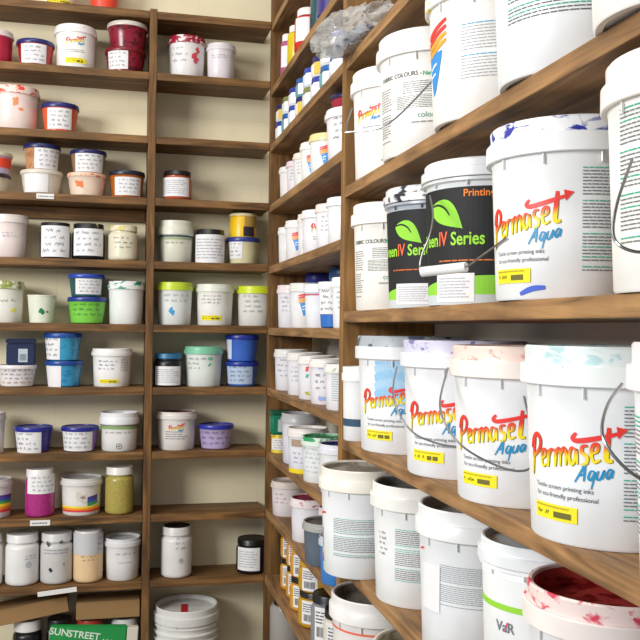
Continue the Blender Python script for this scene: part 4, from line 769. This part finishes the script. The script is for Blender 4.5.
# ------------------------------------------------------------ boxes, packs, slips and the plastic bag
def kraft():
    m, nt, b = new_mat('kraft_card')
    n = nt.nodes.new('ShaderNodeTexNoise'); n.inputs['Scale'].default_value = 60; n.inputs['Detail'].default_value = 4
    r = nt.nodes.new('ShaderNodeValToRGB'); r.color_ramp.elements[0].color = lin('#8c6c44'); r.color_ramp.elements[1].color = lin('#a98558')
    nt.links.new(n.outputs['Fac'], r.inputs[0]); nt.links.new(r.outputs[0], b.inputs['Base Color']); b.inputs['Roughness'].default_value = .85
    return m
KR = kraft()
def carton(name, c, s, rot, mat, label, cat):
    """closed card carton: a body and two lid flaps meeting on top"""
    root = empty(name, c); root.rotation_euler = rot; tag(root, label, cat)
    bm = bmesh.new(); bmesh.ops.create_cube(bm, size=1); bmesh.ops.scale(bm, vec=s, verts=bm.verts)
    bmesh.ops.bevel(bm, geom=bm.edges[:], offset=.001, segments=2, affect='EDGES'); bmesh.ops.translate(bm, vec=(0, 0, s[2]/2), verts=bm.verts)
    obj('body', bm, mat, root)
    for sg in (-1, 1):
        bm = bmesh.new(); bmesh.ops.create_cube(bm, size=1); bmesh.ops.scale(bm, vec=(s[0]-.002, s[1]/2-.001, .0016), verts=bm.verts)
        bmesh.ops.translate(bm, vec=(0, sg*s[1]/4, s[2]+.0009), verts=bm.verts); obj('flap', bm, mat, root)
    return root
JT = -0.8110
GP = (-0.0600, 2.5160, -0.9844)
GT = (0.4620, 2.4620, -0.2964)
NV = (-0.2441, 2.5558, -0.1076)
# kraft boxes lie across the jars at the bottom left
carton('cardboard_box', (-.200, 2.58, JT+.0125), (.185, .085, .040), (0, -.15, .05), KR, 'tilted kraft cardboard box lying on black jars, bottom left corner', 'cardboard box')
carton('cardboard_box', (-.002, 2.58, JT+.0015), (.172, .085, .046), (0, 0, 0), KR, 'straight kraft cardboard box lying on jars beside the upright', 'cardboard box')
# green pack with white lettering in front of the jars
def flat_face(root, name, quads, mats):
    bm = bmesh.new()
    for q, mi in quads:
        f = bm.faces.new([bm.verts.new(p) for p in q]); f.material_index = mi
    return obj(name, bm, mats, root)
gp = empty('printed_pack', (GP[0], GP[1]-.002, GP[2]+.007)); gp.rotation_euler = (0, .05, -.03); tag(gp, 'green printed pack with white lettering in front of the black jars, bottom left', 'pack')
bm = bmesh.new(); bmesh.ops.create_cube(bm, size=1); bmesh.ops.scale(bm, vec=(.205, .018, .155), verts=bm.verts); bmesh.ops.bevel(bm, geom=bm.edges[:], offset=.003, segments=2, affect='EDGES')
bmesh.ops.translate(bm, vec=(0, 0, .0835), verts=bm.verts); gb = obj('body', bm, plastic('#1f9448', .35), gp, True)
bm = bmesh.new()
def add_word(bm, s, x, z, size, y, rot, bold=1, shear=0):
    V, Fc = text_tris(s, bold); vs_ = [bm.verts.new((x+(v.x*math.cos(rot)-v.y*math.sin(rot))*size, y, z+(v.x*math.sin(rot)+v.y*math.cos(rot))*size)) for v in V]
    for f in Fc:
        try: bm.faces.new([vs_[i] for i in f])
        except Exception: pass
add_word(bm, 'STREET', -.012, .128, .026, -.0096, -.12)
add_word(bm, 'SUN', -.078, .137, .026, -.0096, -.12)
add_word(bm, 'LN', .05, .111, .02, -.0096, -.12)
obj('lettering', bm, paper('#d8e8d8'), gb)
bm = bmesh.new(); bmesh.ops.create_cube(bm, size=1); bmesh.ops.scale(bm, vec=(.03, .02, .15), verts=bm.verts); bmesh.ops.bevel(bm, geom=bm.edges[:], offset=.002, segments=2, affect='EDGES')
bmesh.ops.translate(bm, vec=(.118, 0, .083), verts=bm.verts); we = obj('end_sleeve', bm, paper('#d6d0c2'), gp); we['label'] = 'white end of the pack'
# paper tags on the shelf edges
def slip(x0, x1, z0, z1, label, y=YE-.0015, name='shelf_tag', cat='tag', c='#e4e4e2', text=None, rot=0):
    root = empty(name, ((x0+x1)/2, y-.0012, (z0+z1)/2)); root.rotation_euler = (0, rot, 0); tag(root, label, cat)
    bm = bmesh.new(); bmesh.ops.create_cube(bm, size=1); bmesh.ops.scale(bm, vec=(x1-x0, .0012, z1-z0), verts=bm.verts); bmesh.ops.bevel(bm, geom=bm.edges[:], offset=.0003, segments=1, affect='EDGES')
    obj('card', bm, paper(c), root)
    if text is not None:
        bm = bmesh.new(); rnd = random.Random(text); x = -(x1-x0)*.4
        while x < (x1-x0)*.36:
            w = rnd.uniform(.002, .006); 
            f = bm.faces.new([bm.verts.new(p) for p in ((x, -.0009, -.0022), (x+w, -.0009, -.0022), (x+w, -.0009, .0012), (x, -.0009, .0012))]); x += w+.0015
        obj('lettering', bm, ink('#77777e'), root)
    return root
slip(-.206, -.160, .3415, .3555, 'small white tag on the shelf edge below the cream and tan tubs', text=3)
slip(-.209, -.157, -.5375, -.5225, 'small white tag on the shelf edge below the magenta glitter jar', text=5)
slip(-.187, -.085, -.7235, -.7105, 'curled white paper strip hanging on the lowest visible shelf edge', name='paper_strip', cat='paper strip', rot=-.09)
# green tin in the corner, on the yellow pot
tin = empty('square_tin', GT); tag(tin, 'green tin with a pale label on top of the yellow pot in the corner', 'tin')
bm = bmesh.new(); bmesh.ops.create_cube(bm, size=1); bmesh.ops.scale(bm, vec=(.058, .05, .056), verts=bm.verts); bmesh.ops.bevel(bm, geom=bm.edges[:], offset=.005, segments=3, affect='EDGES')
bmesh.ops.translate(bm, vec=(0, 0, .028), verts=bm.verts); obj('body', bm, plastic('#1c8060', .35), tin, True)
bm = bmesh.new(); bmesh.ops.create_cube(bm, size=1); bmesh.ops.scale(bm, vec=(.06, .052, .010), verts=bm.verts); bmesh.ops.bevel(bm, geom=bm.edges[:], offset=.002, segments=2, affect='EDGES')
bmesh.ops.translate(bm, vec=(0, 0, .0615), verts=bm.verts); obj('lid', bm, plastic('#14644c', .35), tin, True)
bm = bmesh.new(); bmesh.ops.create_cube(bm, size=1); bmesh.ops.scale(bm, vec=(.034, .001, .034), verts=bm.verts); bmesh.ops.translate(bm, vec=(.006, -.0258, .026), verts=bm.verts); obj('label', bm, paper('#c4d0cc'), tin)
# navy carton on the wide white tub
nv = empty('square_tin', NV); nv.rotation_euler = (0, 0, .05); tag(nv, 'navy square box with a pale barcode label standing on the wide white tub', 'box')
bm = bmesh.new(); bmesh.ops.create_cube(bm, size=1); bmesh.ops.scale(bm, vec=(.074, .06, .058), verts=bm.verts); bmesh.ops.bevel(bm, geom=bm.edges[:], offset=.003, segments=2, affect='EDGES')
bmesh.ops.translate(bm, vec=(0, 0, .029), verts=bm.verts); obj('body', bm, plastic('#1d2a50', .4), nv, True)
bm = bmesh.new(); bmesh.ops.create_cube(bm, size=1); bmesh.ops.scale(bm, vec=(.077, .063, .012), verts=bm.verts); bmesh.ops.bevel(bm, geom=bm.edges[:], offset=.002, segments=2, affect='EDGES')
bmesh.ops.translate(bm, vec=(0, 0, .0645), verts=bm.verts); obj('lid', bm, plastic('#182448', .4), nv, True)
bm = bmesh.new(); bmesh.ops.create_cube(bm, size=1); bmesh.ops.scale(bm, vec=(.024, .001, .036), verts=bm.verts); bmesh.ops.translate(bm, vec=(.006, -.0308, .026), verts=bm.verts); lb = obj('label', bm, paper('#b8c4cc'), nv)
bm = bmesh.new()
for i in range(6):
    x = -.002+.003*i; bm.faces.new([bm.verts.new(p) for p in ((x, -.0316, .012), (x+.0014, -.0316, .012), (x+.0014, -.0316, .03), (x, -.0316, .03))])
obj('lettering', bm, ink('#40485a'), lb)
# grey see-through container in the bottom corner of the side bay
def frosted(name, c, alpha, rough=.25):
    m, nt, b = new_mat(name); b.inputs['Base Color'].default_value = lin(c); b.inputs['Roughness'].default_value = rough
    b.inputs['Alpha'].default_value = alpha; return m
gc = empty('plastic_canister', (.475, 2.40, -.8846)); tag(gc, 'frosted grey canister in the bottom corner of the side bay', 'canister')
obj('body', lathe(bmesh.new(), [(0, 0), (.043, 0), (.046, .004), (.046, .12), (.04, .132), (0, .132)], 32), frosted('frosted_grey', '#a8a49e', .85), gc, True)
obj('lid', lathe(bmesh.new(), [(0, .1325), (.036, .1325), (.036, .147), (.033, .149), (0, .149)], 32), plastic('#1c1c1c'), gc, True)
# crumpled clear bag at the left end of the top near shelf, spilling over its edge
bag = empty('plastic_bag', (.412, 1.575, .5204)); tag(bag, 'crumpled clear plastic bag spilling over the shelf edge by the divider', 'plastic bag')
def crumple(name, s, amp, mat, seed, sub, dz=0):
    bm = bmesh.new(); bmesh.ops.create_icosphere(bm, subdivisions=sub, radius=1)
    ang = .16
    for v in bm.verts:
        p = v.co.copy(); q = Vector((p.x*s[0], p.y*s[1], p.z*s[2])); t = q*24+Vector((seed, 0, 0))
        rdg = 1-abs(noise.noise(t))*2; r2_ = 1-abs(noise.noise(t*2.1+Vector((3, 1, 7))))*2
        k = 1+amp*(rdg-.6)+amp*.5*(r2_-.6)+amp*noise.noise(t*.5)
        X, Y, Z = q.x*k, q.y*k, q.z*k+s[2]*.8
        X += -Y*.18 if Y > 0 else -Y*.32
        on_shelf = X > .0171
        if .045 < Y: X = min(X, .0135)            # flattened against the divider's edge
        Z = max(Z, .0006+dz) if (X > -.004 or on_shelf) else max(Z, -.028)
        v.co = Vector((X, Y, Z))
    return obj(name, bm, mat, bag, True)
fm_ = frosted('clear_film', '#c8c8c6', .40, .06)
crumple('film', (.032, .125, .034), .5, fm_, 4, 5)
crumple('contents', (.016, .085, .016), .45, plastic('#8890a4', .5), 9, 4, .002)


# ------------------------------------------------------------ light
def area(name, loc, target, sx, sy, power, col):
    l = bpy.data.lights.new(name, 'AREA'); l.shape = 'RECTANGLE'; l.size = sx; l.size_y = sy; l.energy = power; l.color = col
    o = bpy.data.objects.new(name, l); COL.objects.link(o); o.location = loc
    o.rotation_euler = (Vector(target)-Vector(loc)).to_track_quat('-Z', 'Y').to_euler(); return o
area('window_light', (-2.05, .35, .75), (.2, 2.2, .0), 1.1, .9, 74, (1, .985, .96))
area('ceiling_light', (-.35, 1.1, 1.5), (-.1, 1.5, 0), 1.2, .5, 14, (1, .93, .82))
w = bpy.data.worlds.new('room_ambient'); scene.world = w; w.use_nodes = True
w.node_tree.nodes['Background'].inputs[0].default_value = lin('#e8ecf4'); w.node_tree.nodes['Background'].inputs[1].default_value = .42

# ------------------------------------------------------------ camera
F, YAW, PITCH, ROLL = 888.45, .22870, .01018, .01257
fw = Vector((math.sin(YAW)*math.cos(PITCH), math.cos(YAW)*math.cos(PITCH), math.sin(PITCH)))
rt_ = Vector((math.cos(YAW), -math.sin(YAW), 0)); up = rt_.cross(fw)
r2 = rt_*math.cos(ROLL)+up*math.sin(ROLL); u2 = -rt_*math.sin(ROLL)+up*math.cos(ROLL)
cam = bpy.data.cameras.new('camera'); co = bpy.data.objects.new('camera', cam); COL.objects.link(co)
M = Matrix((r2, u2, -fw)).transposed(); co.matrix_world = M.to_4x4()
cam.sensor_width = 36; cam.lens = F/640*36; cam.clip_start = .02
cam.dof.use_dof = False
scene.camera = co
vs = scene.view_settings; vs.view_transform = 'Standard'; vs.look = 'None'; vs.gamma = 1; vs.use_curve_mapping = False; vs.exposure = 0
